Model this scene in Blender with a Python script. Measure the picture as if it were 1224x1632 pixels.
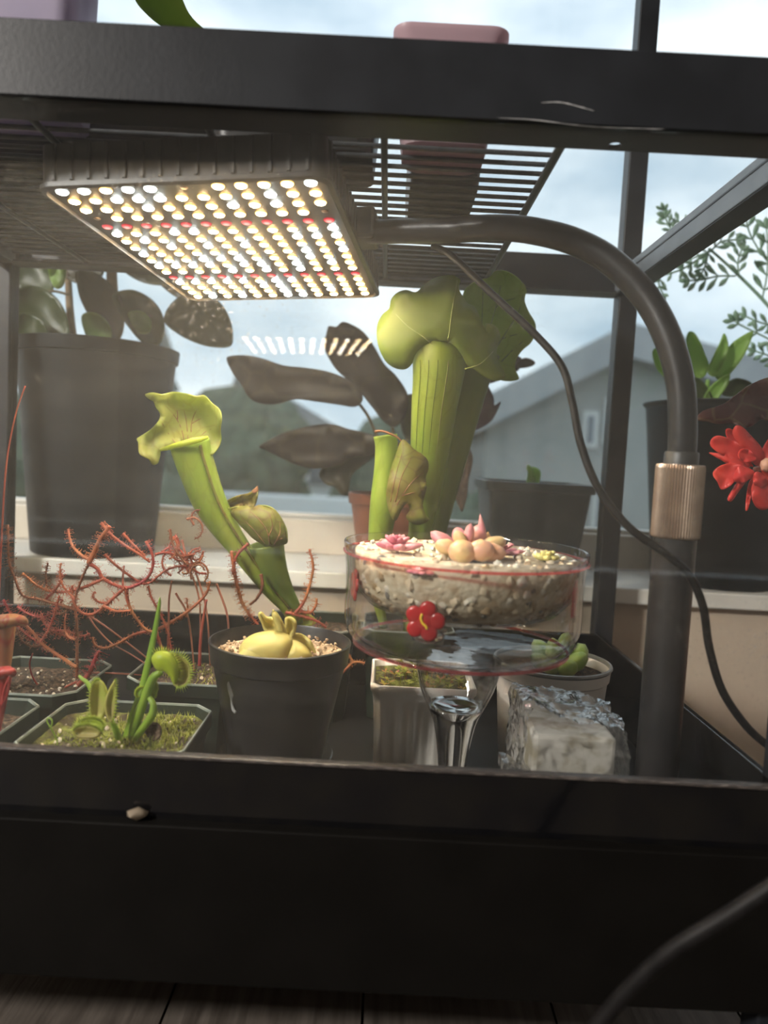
import bpy, math, random
import numpy as np
from mathutils import Vector, Matrix, Euler
from mathutils.geometry import delaunay_2d_cdt

# ------------------------------------------------------------------ scene reset
for _o in list(bpy.data.objects):
    bpy.data.objects.remove(_o)
scene = bpy.context.scene
COL = scene.collection
random.seed(7)
rng = random.Random(11)

# ------------------------------------------------------------------ camera
F_PX, PITCH, ROLL = 1178.0, math.radians(4.0), math.radians(3.0)
CAM = Vector((0.0, -0.45, 0.40))
_up0 = Vector((0, math.sin(PITCH), math.cos(PITCH)))
_fw = Vector((0, math.cos(PITCH), -math.sin(PITCH)))
_rt = Vector((math.cos(ROLL), 0, 0)) + _up0 * math.sin(ROLL)
_up = Vector((-math.sin(ROLL), 0, 0)) + _up0 * math.cos(ROLL)
cam_data = bpy.data.cameras.new('camera')
cam_data.sensor_fit = 'VERTICAL'
cam_data.sensor_height = 36.0
cam_data.lens = 36.0 * F_PX / 1632.0
cam_data.clip_start = 0.01
cam_data.clip_end = 300
cam_data.dof.use_dof = True
cam_data.dof.focus_distance = 0.62
cam_data.dof.aperture_fstop = 4.4
cam = bpy.data.objects.new('camera', cam_data)
COL.objects.link(cam)
_m = Matrix((_rt, _up, -_fw)).transposed().to_4x4()
_m.translation = CAM
cam.matrix_world = _m
scene.camera = cam

# ------------------------------------------------------------------ colour management
scene.view_settings.view_transform = 'Standard'
scene.view_settings.look = 'None'
scene.view_settings.exposure = 0.0
scene.view_settings.gamma = 1.0
scene.view_settings.use_curve_mapping = False
scene.cycles.use_denoising = True
scene.cycles.max_bounces = 10
scene.cycles.transparent_max_bounces = 20
scene.cycles.transmission_bounces = 8
scene.cycles.glossy_bounces = 3
scene.cycles.diffuse_bounces = 2
scene.cycles.use_adaptive_sampling = True
scene.cycles.adaptive_threshold = 0.07
scene.cycles.adaptive_min_samples = 16
scene.cycles.sample_clamp_indirect = 6.0
scene.cycles.caustics_reflective = False
scene.cycles.caustics_refractive = False

# ------------------------------------------------------------------ sky (overcast with thin cloud)
SKY = 1.45
world = bpy.data.worlds.new('overcast_sky')
scene.world = world
world.use_nodes = True
_nt = world.node_tree
_nt.nodes.clear()
_out = _nt.nodes.new('ShaderNodeOutputWorld')
_bg = _nt.nodes.new('ShaderNodeBackground')
_bg.inputs['Strength'].default_value = SKY
_tc = _nt.nodes.new('ShaderNodeTexCoord')
_mp = _nt.nodes.new('ShaderNodeMapping')
_mp.inputs['Scale'].default_value = (1.0, 1.0, 2.2)
_nz = _nt.nodes.new('ShaderNodeTexNoise')
_nz.inputs['Scale'].default_value = 3.4
_nz.inputs['Detail'].default_value = 5.0
_nz.inputs['Roughness'].default_value = 0.5
_cr = _nt.nodes.new('ShaderNodeValToRGB')
_cr.color_ramp.elements[0].position = 0.36
_cr.color_ramp.elements[0].color = (0.42, 0.54, 0.64, 1)
_cr.color_ramp.elements[1].position = 0.66
_cr.color_ramp.elements[1].color = (0.93, 0.99, 1.02, 1)
_nt.links.new(_tc.outputs['Generated'], _mp.inputs['Vector'])
_nt.links.new(_mp.outputs['Vector'], _nz.inputs['Vector'])
_nt.links.new(_nz.outputs['Fac'], _cr.inputs['Fac'])
_nt.links.new(_cr.outputs['Color'], _bg.inputs['Color'])
_nt.links.new(_bg.outputs['Background'], _out.inputs['Surface'])


# ------------------------------------------------------------------ fill light: unseen warm disc added at the left to brighten the pot fronts
FILL_AT = Vector((-1.90, -1.45, 1.62))
_ld = bpy.data.lights.new('fill_light', 'AREA')
_ld.shape = 'DISK'
_ld.size = 0.34
_ld.energy = 95.0
_ld.color = (1.0, 0.94, 0.87)
fill_source = bpy.data.objects.new('fill_light', _ld)
fill_source.location = FILL_AT
fill_source.rotation_euler = (Vector((0.0, 0.1, 0.3)) - FILL_AT).to_track_quat('-Z', 'Y').to_euler()
COL.objects.link(fill_source)

# ------------------------------------------------------------------ placing helpers (photo measurement -> metres)
def ray(px, py):
    x, y = px - 612.0, py - 816.0
    xu = x * math.cos(ROLL) + y * math.sin(ROLL)
    yu = -x * math.sin(ROLL) + y * math.cos(ROLL)
    vx, vz = xu / F_PX, -yu / F_PX
    c, s = math.cos(PITCH), math.sin(PITCH)
    return Vector((vx, c + vz * s, -s + vz * c))


def P(px, py, Y):
    r = ray(px, py)
    return CAM + r * ((Y - CAM.y) / r.y)


def PZ(px, py, z):
    r = ray(px, py)
    return CAM + r * ((z - CAM.z) / r.z)


def pxm(Y):
    return (Y - CAM.y) / F_PX          # metres that one photo pixel spans at depth Y


# ------------------------------------------------------------------ materials
MATS = {}


def nodes_of(m):
    m.use_nodes = True
    nt = m.node_tree
    nt.nodes.clear()
    out = nt.nodes.new('ShaderNodeOutputMaterial')
    return nt, out


def mat(name, col, rough=0.5, metal=0.0, col2=None, scale=40.0, bump=0.0, bscale=None, translucent=0.0,
        spec=0.5, coat=0.0, ramp=(0.4, 0.6), detail=4.0, stretch=(1, 1, 1), subsurf=0.0, tcol=None, veins=None):
    m = bpy.data.materials.new(name)
    nt, out = nodes_of(m)
    N, L = nt.nodes, nt.links
    bs = N.new('ShaderNodeBsdfPrincipled')
    bs.inputs['Base Color'].default_value = (*col, 1)
    bs.inputs['Roughness'].default_value = rough
    bs.inputs['Metallic'].default_value = metal
    bs.inputs['Specular IOR Level'].default_value = spec
    bs.inputs['Coat Weight'].default_value = coat
    if subsurf:
        bs.inputs['Subsurface Weight'].default_value = subsurf
        bs.inputs['Subsurface Radius'].default_value = (0.004, 0.003, 0.002)
    tc = N.new('ShaderNodeTexCoord')
    mp = N.new('ShaderNodeMapping')
    mp.inputs['Scale'].default_value = stretch
    L.new(tc.outputs['Object'], mp.inputs['Vector'])
    csock = None
    if col2 is not None:
        nz = N.new('ShaderNodeTexNoise')
        nz.inputs['Scale'].default_value = scale
        nz.inputs['Detail'].default_value = detail
        L.new(mp.outputs['Vector'], nz.inputs['Vector'])
        cr = N.new('ShaderNodeValToRGB')
        cr.color_ramp.elements[0].position = ramp[0]
        cr.color_ramp.elements[1].position = ramp[1]
        cr.color_ramp.elements[0].color = (*col, 1)
        cr.color_ramp.elements[1].color = (*col2, 1)
        L.new(nz.outputs['Fac'], cr.inputs['Fac'])
        csock = cr.outputs['Color']
    if veins is not None:
        vcol, vscale, vw, vamt = veins
        nz2 = N.new('ShaderNodeTexNoise')
        nz2.inputs['Scale'].default_value = vscale * 0.6
        L.new(mp.outputs['Vector'], nz2.inputs['Vector'])
        mixv = N.new('ShaderNodeMixRGB')
        mixv.blend_type = 'LINEAR_LIGHT'
        mixv.inputs['Fac'].default_value = 0.012
        L.new(mp.outputs['Vector'], mixv.inputs['Color1'])
        L.new(nz2.outputs['Color'], mixv.inputs['Color2'])
        vo = N.new('ShaderNodeTexVoronoi')
        vo.feature = 'DISTANCE_TO_EDGE'
        vo.inputs['Scale'].default_value = vscale
        L.new(mixv.outputs['Color'], vo.inputs['Vector'])
        vr = N.new('ShaderNodeValToRGB')
        vr.color_ramp.elements[0].position = 0.0
        vr.color_ramp.elements[0].color = (vamt, vamt, vamt, 1)
        vr.color_ramp.elements[1].position = vw
        vr.color_ramp.elements[1].color = (0, 0, 0, 1)
        L.new(vo.outputs['Distance'], vr.inputs['Fac'])
        mx = N.new('ShaderNodeMixRGB')
        L.new(vr.outputs['Color'], mx.inputs['Fac'])
        if csock is not None:
            L.new(csock, mx.inputs['Color1'])
        else:
            mx.inputs['Color1'].default_value = (*col, 1)
        mx.inputs['Color2'].default_value = (*vcol, 1)
        csock = mx.outputs['Color']
    if csock is not None:
        L.new(csock, bs.inputs['Base Color'])
    if bump:
        nb = N.new('ShaderNodeTexNoise')
        nb.inputs['Scale'].default_value = bscale or scale
        nb.inputs['Detail'].default_value = 5
        L.new(mp.outputs['Vector'], nb.inputs['Vector'])
        bp = N.new('ShaderNodeBump')
        bp.inputs['Strength'].default_value = bump
        bp.inputs['Distance'].default_value = 0.002
        L.new(nb.outputs['Fac'], bp.inputs['Height'])
        L.new(bp.outputs['Normal'], bs.inputs['Normal'])
    if translucent:
        tr = N.new('ShaderNodeBsdfTranslucent')
        if tcol is not None:
            tr.inputs['Color'].default_value = (*tcol, 1)
        elif csock is not None:
            L.new(csock, tr.inputs['Color'])
        else:
            tr.inputs['Color'].default_value = (*col, 1)
        mx = N.new('ShaderNodeMixShader')
        mx.inputs['Fac'].default_value = translucent
        L.new(bs.outputs['BSDF'], mx.inputs[1])
        L.new(tr.outputs['BSDF'], mx.inputs[2])
        L.new(mx.outputs['Shader'], out.inputs['Surface'])
    else:
        L.new(bs.outputs['BSDF'], out.inputs['Surface'])
    MATS[name] = m
    return m


def mat_pane(name, tint=(1, 1, 1), refl=1.0, veil=0.0, specks=0.0, rough=0.0, wave=0.0, speck_scale=260.0, patches=(), vcol=(0.95, 0.93, 0.9)):
    """thin sheet of glass or film: mirror-like by Fresnel, else see-through, with a little dust on it"""
    m = bpy.data.materials.new(name)
    nt, out = nodes_of(m)
    N, L = nt.nodes, nt.links
    tr = N.new('ShaderNodeBsdfTransparent')
    tr.inputs['Color'].default_value = (*tint, 1)
    gl = N.new('ShaderNodeBsdfGlossy')
    gl.inputs['Roughness'].default_value = rough
    fr = N.new('ShaderNodeLayerWeight')             # Schlick's formula, the same from both sides of the sheet
    fr.inputs['Blend'].default_value = 0.5
    pw5 = N.new('ShaderNodeMath'); pw5.operation = 'POWER'
    L.new(fr.outputs['Facing'], pw5.inputs[0]); pw5.inputs[1].default_value = 5.0
    sch = N.new('ShaderNodeMath'); sch.operation = 'MULTIPLY_ADD'
    L.new(pw5.outputs[0], sch.inputs[0]); sch.inputs[1].default_value = 0.96; sch.inputs[2].default_value = 0.04
    mu = N.new('ShaderNodeMath')
    mu.operation = 'MULTIPLY'
    mu.use_clamp = True
    mu.inputs[1].default_value = refl
    L.new(sch.outputs[0], mu.inputs[0])
    mx = N.new('ShaderNodeMixShader')
    L.new(mu.outputs[0], mx.inputs['Fac'])
    L.new(tr.outputs['BSDF'], mx.inputs[1])
    L.new(gl.outputs['BSDF'], mx.inputs[2])
    last = mx.outputs['Shader']
    tc = N.new('ShaderNodeTexCoord')
    if wave:
        nb = N.new('ShaderNodeTexNoise')
        nb.inputs['Scale'].default_value = wave
        nb.inputs['Detail'].default_value = 3
        L.new(tc.outputs['Object'], nb.inputs['Vector'])
        bp = N.new('ShaderNodeBump')
        bp.inputs['Strength'].default_value = 0.6
        bp.inputs['Distance'].default_value = 0.004
        L.new(nb.outputs['Fac'], bp.inputs['Height'])
        L.new(bp.outputs['Normal'], gl.inputs['Normal'])
        L.new(bp.outputs['Normal'], fr.inputs['Normal'])
    if veil or specks:
        df = N.new('ShaderNodeBsdfDiffuse')
        df.inputs['Color'].default_value = (*vcol, 1)
        tl = N.new('ShaderNodeBsdfTranslucent')
        tl.inputs['Color'].default_value = (*vcol, 1)
        m2 = N.new('ShaderNodeMixShader')
        m2.inputs['Fac'].default_value = 0.85
        L.new(df.outputs['BSDF'], m2.inputs[1])
        L.new(tl.outputs['BSDF'], m2.inputs[2])
        # dried water drops: sparse small spots, thicker in some patches of the pane
        vo = N.new('ShaderNodeTexVoronoi')
        vo.inputs['Scale'].default_value = speck_scale
        L.new(tc.outputs['Object'], vo.inputs['Vector'])
        r1 = N.new('ShaderNodeValToRGB')
        r1.color_ramp.elements[0].position = 0.10
        r1.color_ramp.elements[0].color = (1, 1, 1, 1)
        r1.color_ramp.elements[1].position = 0.26
        r1.color_ramp.elements[1].color = (0, 0, 0, 1)
        L.new(vo.outputs['Distance'], r1.inputs['Fac'])
        n2 = N.new('ShaderNodeTexNoise')
        n2.inputs['Scale'].default_value = 9.0
        n2.inputs['Detail'].default_value = 6.0
        L.new(tc.outputs['Object'], n2.inputs['Vector'])
        r2 = N.new('ShaderNodeValToRGB')
        r2.color_ramp.elements[0].position = 0.44
        r2.color_ramp.elements[1].position = 0.66
        L.new(n2.outputs['Fac'], r2.inputs['Fac'])
        acc = None
        for pc, pr, pw in patches:                      # splashed places of the pane: centre, radius, thickness
            vd = N.new('ShaderNodeVectorMath'); vd.operation = 'DISTANCE'
            L.new(tc.outputs['Object'], vd.inputs[0]); vd.inputs[1].default_value = pc
            mg = N.new('ShaderNodeMapRange')
            mg.inputs['From Min'].default_value = pr; mg.inputs['From Max'].default_value = pr * .35
            mg.inputs['To Min'].default_value = 0.0; mg.inputs['To Max'].default_value = pw
            L.new(vd.outputs['Value'], mg.inputs['Value'])
            if acc is None:
                acc = mg.outputs['Result']
            else:
                mm = N.new('ShaderNodeMath'); mm.operation = 'MAXIMUM'
                L.new(acc, mm.inputs[0]); L.new(mg.outputs['Result'], mm.inputs[1])
                acc = mm.outputs[0]
        if acc is not None:
            mm = N.new('ShaderNodeMath'); mm.operation = 'MULTIPLY'
            L.new(r2.outputs['Color'], mm.inputs[0]); L.new(acc, mm.inputs[1])
            r2out = mm.outputs[0]
        else:
            r2out = r2.outputs['Color']
        # wiping streaks
        mpp = N.new('ShaderNodeMapping')
        mpp.inputs['Rotation'].default_value = (0, 0.35, 0)
        mpp.inputs['Scale'].default_value = (6, 6, 120)
        L.new(tc.outputs['Object'], mpp.inputs['Vector'])
        n3 = N.new('ShaderNodeTexNoise')
        n3.inputs['Scale'].default_value = 1.0
        n3.inputs['Detail'].default_value = 5.0
        L.new(mpp.outputs['Vector'], n3.inputs['Vector'])
        a = N.new('ShaderNodeMath'); a.operation = 'MULTIPLY'
        L.new(r1.outputs['Color'], a.inputs[0]); L.new(r2out, a.inputs[1])
        b = N.new('ShaderNodeMath'); b.operation = 'MULTIPLY'
        L.new(a.outputs[0], b.inputs[0]); b.inputs[1].default_value = specks
        c = N.new('ShaderNodeMath'); c.operation = 'MULTIPLY_ADD'
        L.new(n3.outputs['Fac'], c.inputs[0]); c.inputs[1].default_value = veil; L.new(b.outputs[0], c.inputs[2])
        d = N.new('ShaderNodeMath'); d.operation = 'MULTIPLY_ADD'
        L.new(n2.outputs['Fac'], d.inputs[0]); d.inputs[1].default_value = veil; L.new(c.outputs[0], d.inputs[2])
        m3 = N.new('ShaderNodeMixShader')
        L.new(d.outputs[0], m3.inputs['Fac'])
        L.new(last, m3.inputs[1])
        L.new(m2.outputs['Shader'], m3.inputs[2])
        last = m3.outputs['Shader']
    L.new(last, out.inputs['Surface'])
    MATS[name] = m
    return m


def mat_glass(name, col=(1, 1, 1), ior=1.46, rough=0.0, bump=0.0, bscale=30):
    m = bpy.data.materials.new(name)
    nt, out = nodes_of(m)
    N, L = nt.nodes, nt.links
    g = N.new('ShaderNodeBsdfGlass')
    g.inputs['Color'].default_value = (*col, 1)
    g.inputs['IOR'].default_value = ior
    g.inputs['Roughness'].default_value = rough
    if bump:
        tc = N.new('ShaderNodeTexCoord')
        nb = N.new('ShaderNodeTexNoise')
        nb.inputs['Scale'].default_value = bscale
        L.new(tc.outputs['Object'], nb.inputs['Vector'])
        bp = N.new('ShaderNodeBump')
        bp.inputs['Strength'].default_value = bump
        bp.inputs['Distance'].default_value = 0.004
        L.new(nb.outputs['Fac'], bp.inputs['Height'])
        L.new(bp.outputs['Normal'], g.inputs['Normal'])
    L.new(g.outputs['BSDF'], out.inputs['Surface'])
    MATS[name] = m
    return m


def mat_led(name, core, edge, s_core, s_edge, r_out):
    """LED lens: hot chip in the middle of a phosphor dome whose rim tint also paints in the glare halo (radial, in the LED's own coordinates)"""
    m = bpy.data.materials.new(name)
    nt, out = nodes_of(m)
    N, L = nt.nodes, nt.links
    tc = N.new('ShaderNodeTexCoord')
    sx = N.new('ShaderNodeSeparateXYZ')
    L.new(tc.outputs['Object'], sx.inputs[0])
    cb = N.new('ShaderNodeCombineXYZ')
    L.new(sx.outputs['X'], cb.inputs['X']); L.new(sx.outputs['Y'], cb.inputs['Y'])
    ln = N.new('ShaderNodeVectorMath'); ln.operation = 'LENGTH'
    L.new(cb.outputs[0], ln.inputs[0])
    mr = N.new('ShaderNodeMapRange')
    mr.inputs['From Min'].default_value = r_out * 0.35
    mr.inputs['From Max'].default_value = r_out * 0.95
    mr.inputs['To Min'].default_value = 0.0
    mr.inputs['To Max'].default_value = 1.0
    L.new(ln.outputs['Value'], mr.inputs['Value'])
    mc = N.new('ShaderNodeMixRGB')
    mc.inputs['Color1'].default_value = (*core, 1)
    mc.inputs['Color2'].default_value = (*edge, 1)
    L.new(mr.outputs['Result'], mc.inputs['Fac'])
    ms = N.new('ShaderNodeMapRange')
    ms.inputs['From Min'].default_value = 0; ms.inputs['From Max'].default_value = 1
    ms.inputs['To Min'].default_value = s_core; ms.inputs['To Max'].default_value = s_edge
    L.new(mr.outputs['Result'], ms.inputs['Value'])
    em = N.new('ShaderNodeEmission')
    L.new(mc.outputs['Color'], em.inputs['Color'])
    L.new(ms.outputs['Result'], em.inputs['Strength'])
    L.new(em.outputs['Emission'], out.inputs['Surface'])
    MATS[name] = m
    return m


mat('black_steel', (0.009, 0.0105, 0.0135), 0.42, col2=(0.014, 0.016, 0.02), scale=25, bump=0.05, bscale=300, spec=0.35)
mat('black_gloss', (0.004, 0.004, 0.005), 0.12, col2=(0.007, 0.0065, 0.006), scale=30, bump=0.12, bscale=40, spec=0.6)
mat('black_board', (0.003, 0.0025, 0.002), 0.6, col2=(0.004, 0.0034, 0.0028), scale=20, bump=0.1, bscale=200, spec=0.12)
mat('rim_lip', (0.05, 0.043, 0.04), 0.28, col2=(0.2, 0.17, 0.15), scale=160, ramp=(0.5, 0.75), stretch=(1, 6, 6), bump=0.15, bscale=400)
mat('black_plastic', (0.010, 0.010, 0.011), 0.38, col2=(0.016, 0.0155, 0.016), scale=30, bump=0.06, bscale=200)
mat('pot_plastic_dark', (0.006, 0.0075, 0.009), 0.5, col2=(0.011, 0.013, 0.015), scale=22, spec=0.25)
mat('green_plastic', (0.012, 0.019, 0.013), 0.35, col2=(0.018, 0.027, 0.019), scale=24, bump=0.05, bscale=90)
mat('pot_edge', (0.30, 0.33, 0.29), 0.35, col2=(0.2, 0.23, 0.2), scale=60)
mat('grey_plastic', (0.026, 0.036, 0.045), 0.42, col2=(0.045, 0.055, 0.06), scale=16)
mat('terracotta', (0.33, 0.115, 0.06), 0.6, col2=(0.27, 0.09, 0.05), scale=30, bump=0.1)
mat('white_ceramic', (0.88, 0.83, 0.76), 0.3, col2=(0.83, 0.78, 0.71), scale=18, spec=0.5)
mat('grey_ceramic', (0.76, 0.71, 0.66), 0.42, col2=(0.7, 0.65, 0.6), scale=16)
mat('rim_grey', (0.2, 0.2, 0.2), 0.3, col2=(0.28, 0.28, 0.27), scale=30)
mat('bronze', (0.50, 0.38, 0.29), 0.32, metal=0.9, col2=(0.42, 0.31, 0.24), scale=70, bump=0.1, bscale=600)
mat('gooseneck_black', (0.014, 0.0135, 0.014), 0.36, col2=(0.022, 0.02, 0.02), scale=30, bump=0.08, bscale=160)
mat('cord_black', (0.006, 0.0055, 0.0055), 0.5, col2=(0.01, 0.009, 0.009), scale=80, spec=0.15)
mat('lamp_black', (0.03, 0.028, 0.026), 0.45, col2=(0.045, 0.042, 0.04), scale=40, bump=0.05, bscale=200)
mat('board_dark', (0.035, 0.03, 0.026), 0.3, col2=(0.05, 0.045, 0.04), scale=60)
mat('beam_sheen_grey', (0.10, 0.115, 0.13), 0.38, col2=(0.12, 0.135, 0.15), scale=40, bump=0.05, bscale=300)  # black steel lightened; sky sheen on the lit face put into the colour
mat('wire_steel', (0.045, 0.048, 0.052), 0.3, col2=(0.06, 0.064, 0.07), scale=90, metal=0.2)
mat('mauve_plastic', (0.62, 0.46, 0.5), 0.4, col2=(0.56, 0.42, 0.46), scale=18, translucent=0.55)
mat('lilac_plastic', (0.66, 0.6, 0.74), 0.35, col2=(0.6, 0.55, 0.7), scale=12, translucent=0.5)
mat('sill_paint', (0.80, 0.77, 0.71), 0.45, col2=(0.76, 0.73, 0.67), scale=14, bump=0.04)
mat('frame_paint', (0.74, 0.66, 0.55), 0.5, col2=(0.70, 0.62, 0.51), scale=12, bump=0.04)
mat('wall_paint', (0.60, 0.49, 0.38), 0.75, col2=(0.56, 0.45, 0.35), scale=10, bump=0.12, bscale=260)
mat('room_paint', (0.6, 0.57, 0.53), 0.8, col2=(0.57, 0.54, 0.5), scale=8)
mat('floor_sub', (0.05, 0.04, 0.03), 0.8, col2=(0.06, 0.05, 0.04), scale=10)
mat('plank_wood', (0.05, 0.041, 0.034), 0.5, col2=(0.115, 0.098, 0.084), scale=14, stretch=(9, 0.7, 2), ramp=(0.35, 0.7), bump=0.2, bscale=30, detail=8)
mat('soil', (0.035, 0.022, 0.013), 0.9, col2=(0.16, 0.10, 0.06), scale=260, ramp=(0.42, 0.68), bump=0.8, bscale=500)
mat('soil_moss', (0.05, 0.034, 0.016), 0.9, col2=(0.2, 0.22, 0.035), scale=75, ramp=(0.42, 0.62), bump=0.9, bscale=420)
mat('soil_tan', (0.42, 0.29, 0.18), 0.9, col2=(0.72, 0.55, 0.38), scale=240, ramp=(0.38, 0.62), bump=0.9, bscale=420)
mat('soil_perlite', (0.75, 0.66, 0.52), 0.8, col2=(0.6, 0.5, 0.36), scale=90, bump=0.3)
mat('gravel_core', (0.6, 0.46, 0.3), 0.8, col2=(0.9, 0.8, 0.62), scale=120, ramp=(0.35, 0.62), bump=0.8, bscale=220)
mat('pebble_cream', (0.88, 0.78, 0.6), 0.5, col2=(0.75, 0.6, 0.42), scale=60, subsurf=0.15)
mat('pebble_white', (0.93, 0.88, 0.78), 0.42, col2=(0.85, 0.78, 0.66), scale=50, subsurf=0.2)
mat('pebble_brown', (0.28, 0.19, 0.11), 0.6, col2=(0.5, 0.36, 0.2), scale=50)
mat('pebble_grey', (0.2, 0.19, 0.18), 0.5, col2=(0.32, 0.3, 0.27), scale=50)
mat('stone_tan', (0.3, 0.24, 0.17), 0.6, col2=(0.22, 0.17, 0.12), scale=60, bump=0.3)
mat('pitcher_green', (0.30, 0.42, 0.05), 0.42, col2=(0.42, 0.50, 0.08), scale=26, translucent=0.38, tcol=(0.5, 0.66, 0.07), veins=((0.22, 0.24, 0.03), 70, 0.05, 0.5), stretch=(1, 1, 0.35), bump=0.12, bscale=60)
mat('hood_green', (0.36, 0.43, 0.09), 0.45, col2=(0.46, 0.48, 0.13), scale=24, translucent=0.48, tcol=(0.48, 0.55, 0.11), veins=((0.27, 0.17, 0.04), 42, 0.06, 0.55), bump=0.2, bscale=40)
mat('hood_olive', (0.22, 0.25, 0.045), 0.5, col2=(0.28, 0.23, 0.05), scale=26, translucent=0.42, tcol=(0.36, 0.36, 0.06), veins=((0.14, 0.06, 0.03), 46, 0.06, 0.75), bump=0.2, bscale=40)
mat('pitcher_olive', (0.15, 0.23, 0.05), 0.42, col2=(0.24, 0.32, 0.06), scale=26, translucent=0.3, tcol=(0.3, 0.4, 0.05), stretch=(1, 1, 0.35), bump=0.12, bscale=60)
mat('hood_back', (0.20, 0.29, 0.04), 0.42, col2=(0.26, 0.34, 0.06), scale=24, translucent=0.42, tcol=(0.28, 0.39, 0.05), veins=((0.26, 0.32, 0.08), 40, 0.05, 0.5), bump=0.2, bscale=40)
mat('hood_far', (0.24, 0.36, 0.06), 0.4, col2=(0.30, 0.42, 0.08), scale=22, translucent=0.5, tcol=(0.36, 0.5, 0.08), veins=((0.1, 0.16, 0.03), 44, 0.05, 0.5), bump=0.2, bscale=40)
mat('pitcher_tip', (0.35, 0.16, 0.07), 0.5, translucent=0.3)
mat('pitcher_red', (0.4, 0.14, 0.07), 0.45, col2=(0.55, 0.3, 0.1), scale=40, translucent=0.3, veins=((0.35, 0.03, 0.03), 60, 0.08, 0.8), stretch=(1, 1, 0.3))
mat('pitcher_crimson', (0.38, 0.025, 0.03), 0.4, col2=(0.55, 0.07, 0.06), scale=50, translucent=0.25)
mat('sundew_red', (0.36, 0.035, 0.04), 0.45, col2=(0.46, 0.11, 0.06), scale=20, translucent=0.25)
mat('sundew_orange', (0.56, 0.22, 0.08), 0.45, col2=(0.48, 0.11, 0.06), scale=18, translucent=0.25)
mat('sundew_brown', (0.2, 0.07, 0.035), 0.5, col2=(0.3, 0.1, 0.05), scale=18, translucent=0.2)
mat('sundew_stem', (0.45, 0.18, 0.11), 0.5, col2=(0.36, 0.11, 0.08), scale=18, translucent=0.2)
mat('trap_green', (0.40, 0.52, 0.06), 0.42, col2=(0.48, 0.58, 0.08), scale=40, translucent=0.4, tcol=(0.5, 0.62, 0.06))
mat('trap_inner', (0.58, 0.48, 0.17), 0.45, col2=(0.48, 0.54, 0.1), scale=50, translucent=0.4, tcol=(0.55, 0.5, 0.12))
mat('trap_lime', (0.50, 0.62, 0.04), 0.4, col2=(0.58, 0.66, 0.08), scale=40, translucent=0.42, tcol=(0.6, 0.7, 0.05))
mat('petiole_green', (0.20, 0.36, 0.035), 0.4, col2=(0.3, 0.45, 0.05), scale=30, translucent=0.3, tcol=(0.4, 0.55, 0.05))
mat('moss_green', (0.26, 0.30, 0.04), 0.7, col2=(0.4, 0.42, 0.06), scale=90, translucent=0.3)
mat('butterwort', (0.80, 0.72, 0.25), 0.4, col2=(0.74, 0.64, 0.20), scale=34, translucent=0.3, tcol=(0.8, 0.68, 0.2), subsurf=0.1)
mat('succulent_peach', (0.78, 0.56, 0.26), 0.42, col2=(0.80, 0.42, 0.28), scale=55, subsurf=0.2)
mat('succulent_pink', (0.72, 0.28, 0.30), 0.42, col2=(0.80, 0.42, 0.36), scale=60, subsurf=0.2)
mat('succulent_rose', (0.72, 0.20, 0.28), 0.42, col2=(0.82, 0.36, 0.4), scale=80, subsurf=0.2)
mat('succulent_yellow', (0.78, 0.7, 0.26), 0.5, col2=(0.7, 0.6, 0.2), scale=80, subsurf=0.2)
mat('haworthia', (0.20, 0.32, 0.06), 0.35, col2=(0.34, 0.45, 0.12), scale=40, subsurf=0.2)
mat('tiny_plant', (0.45, 0.38, 0.06), 0.5, col2=(0.4, 0.12, 0.07), scale=180, translucent=0.3)
mat('leaf_dark', (0.022, 0.015, 0.017), 0.45, col2=(0.034, 0.023, 0.022), scale=14, translucent=0.3, tcol=(0.09, 0.035, 0.03), veins=((0.1, 0.09, 0.04), 24, 0.04, 0.5))
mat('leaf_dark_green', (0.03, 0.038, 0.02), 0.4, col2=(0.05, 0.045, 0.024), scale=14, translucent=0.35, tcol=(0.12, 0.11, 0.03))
mat('leaf_purple', (0.05, 0.03, 0.045), 0.35, col2=(0.08, 0.05, 0.07), scale=14, translucent=0.3, tcol=(0.22, 0.1, 0.15))
mat('leaf_stripe', (0.08, 0.06, 0.05), 0.4, col2=(0.22, 0.13, 0.1), scale=20, stretch=(14, 14, 0.5), translucent=0.3, tcol=(0.2, 0.11, 0.08))
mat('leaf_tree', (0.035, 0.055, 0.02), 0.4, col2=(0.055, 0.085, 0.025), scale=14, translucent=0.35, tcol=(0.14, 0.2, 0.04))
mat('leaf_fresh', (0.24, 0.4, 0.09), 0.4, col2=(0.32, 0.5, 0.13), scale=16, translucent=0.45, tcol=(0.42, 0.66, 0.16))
mat('leaf_feather', (0.28, 0.44, 0.32), 0.5, col2=(0.34, 0.5, 0.38), scale=20, translucent=0.4, tcol=(0.4, 0.62, 0.42))
mat('leaf_strap', (0.22, 0.34, 0.06), 0.4, col2=(0.3, 0.42, 0.1), scale=16, translucent=0.4, tcol=(0.4, 0.55, 0.1))
mat('bark', (0.18, 0.12, 0.07), 0.8, col2=(0.26, 0.18, 0.1), scale=40, bump=0.4)
mat('stem_brown', (0.16, 0.12, 0.07), 0.6, col2=(0.2, 0.16, 0.08), scale=30)
mat('begonia_leaf', (0.075, 0.022, 0.024), 0.5, col2=(0.14, 0.055, 0.045), scale=60, ramp=(0.4, 0.65), translucent=0.25, tcol=(0.25, 0.05, 0.04), bump=0.5, bscale=120, veins=((0.2, 0.15, 0.07), 34, 0.06, 0.7))
mat('begonia_petal', (0.85, 0.085, 0.055), 0.42, col2=(0.78, 0.06, 0.06), scale=24, translucent=0.4, tcol=(0.9, 0.1, 0.05))
mat('begonia_heart', (0.75, 0.42, 0.28), 0.5, col2=(0.7, 0.3, 0.2), scale=60)
mat('red_enamel', (0.42, 0.008, 0.012), 0.25, col2=(0.32, 0.006, 0.01), scale=40, coat=0.5)
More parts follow.
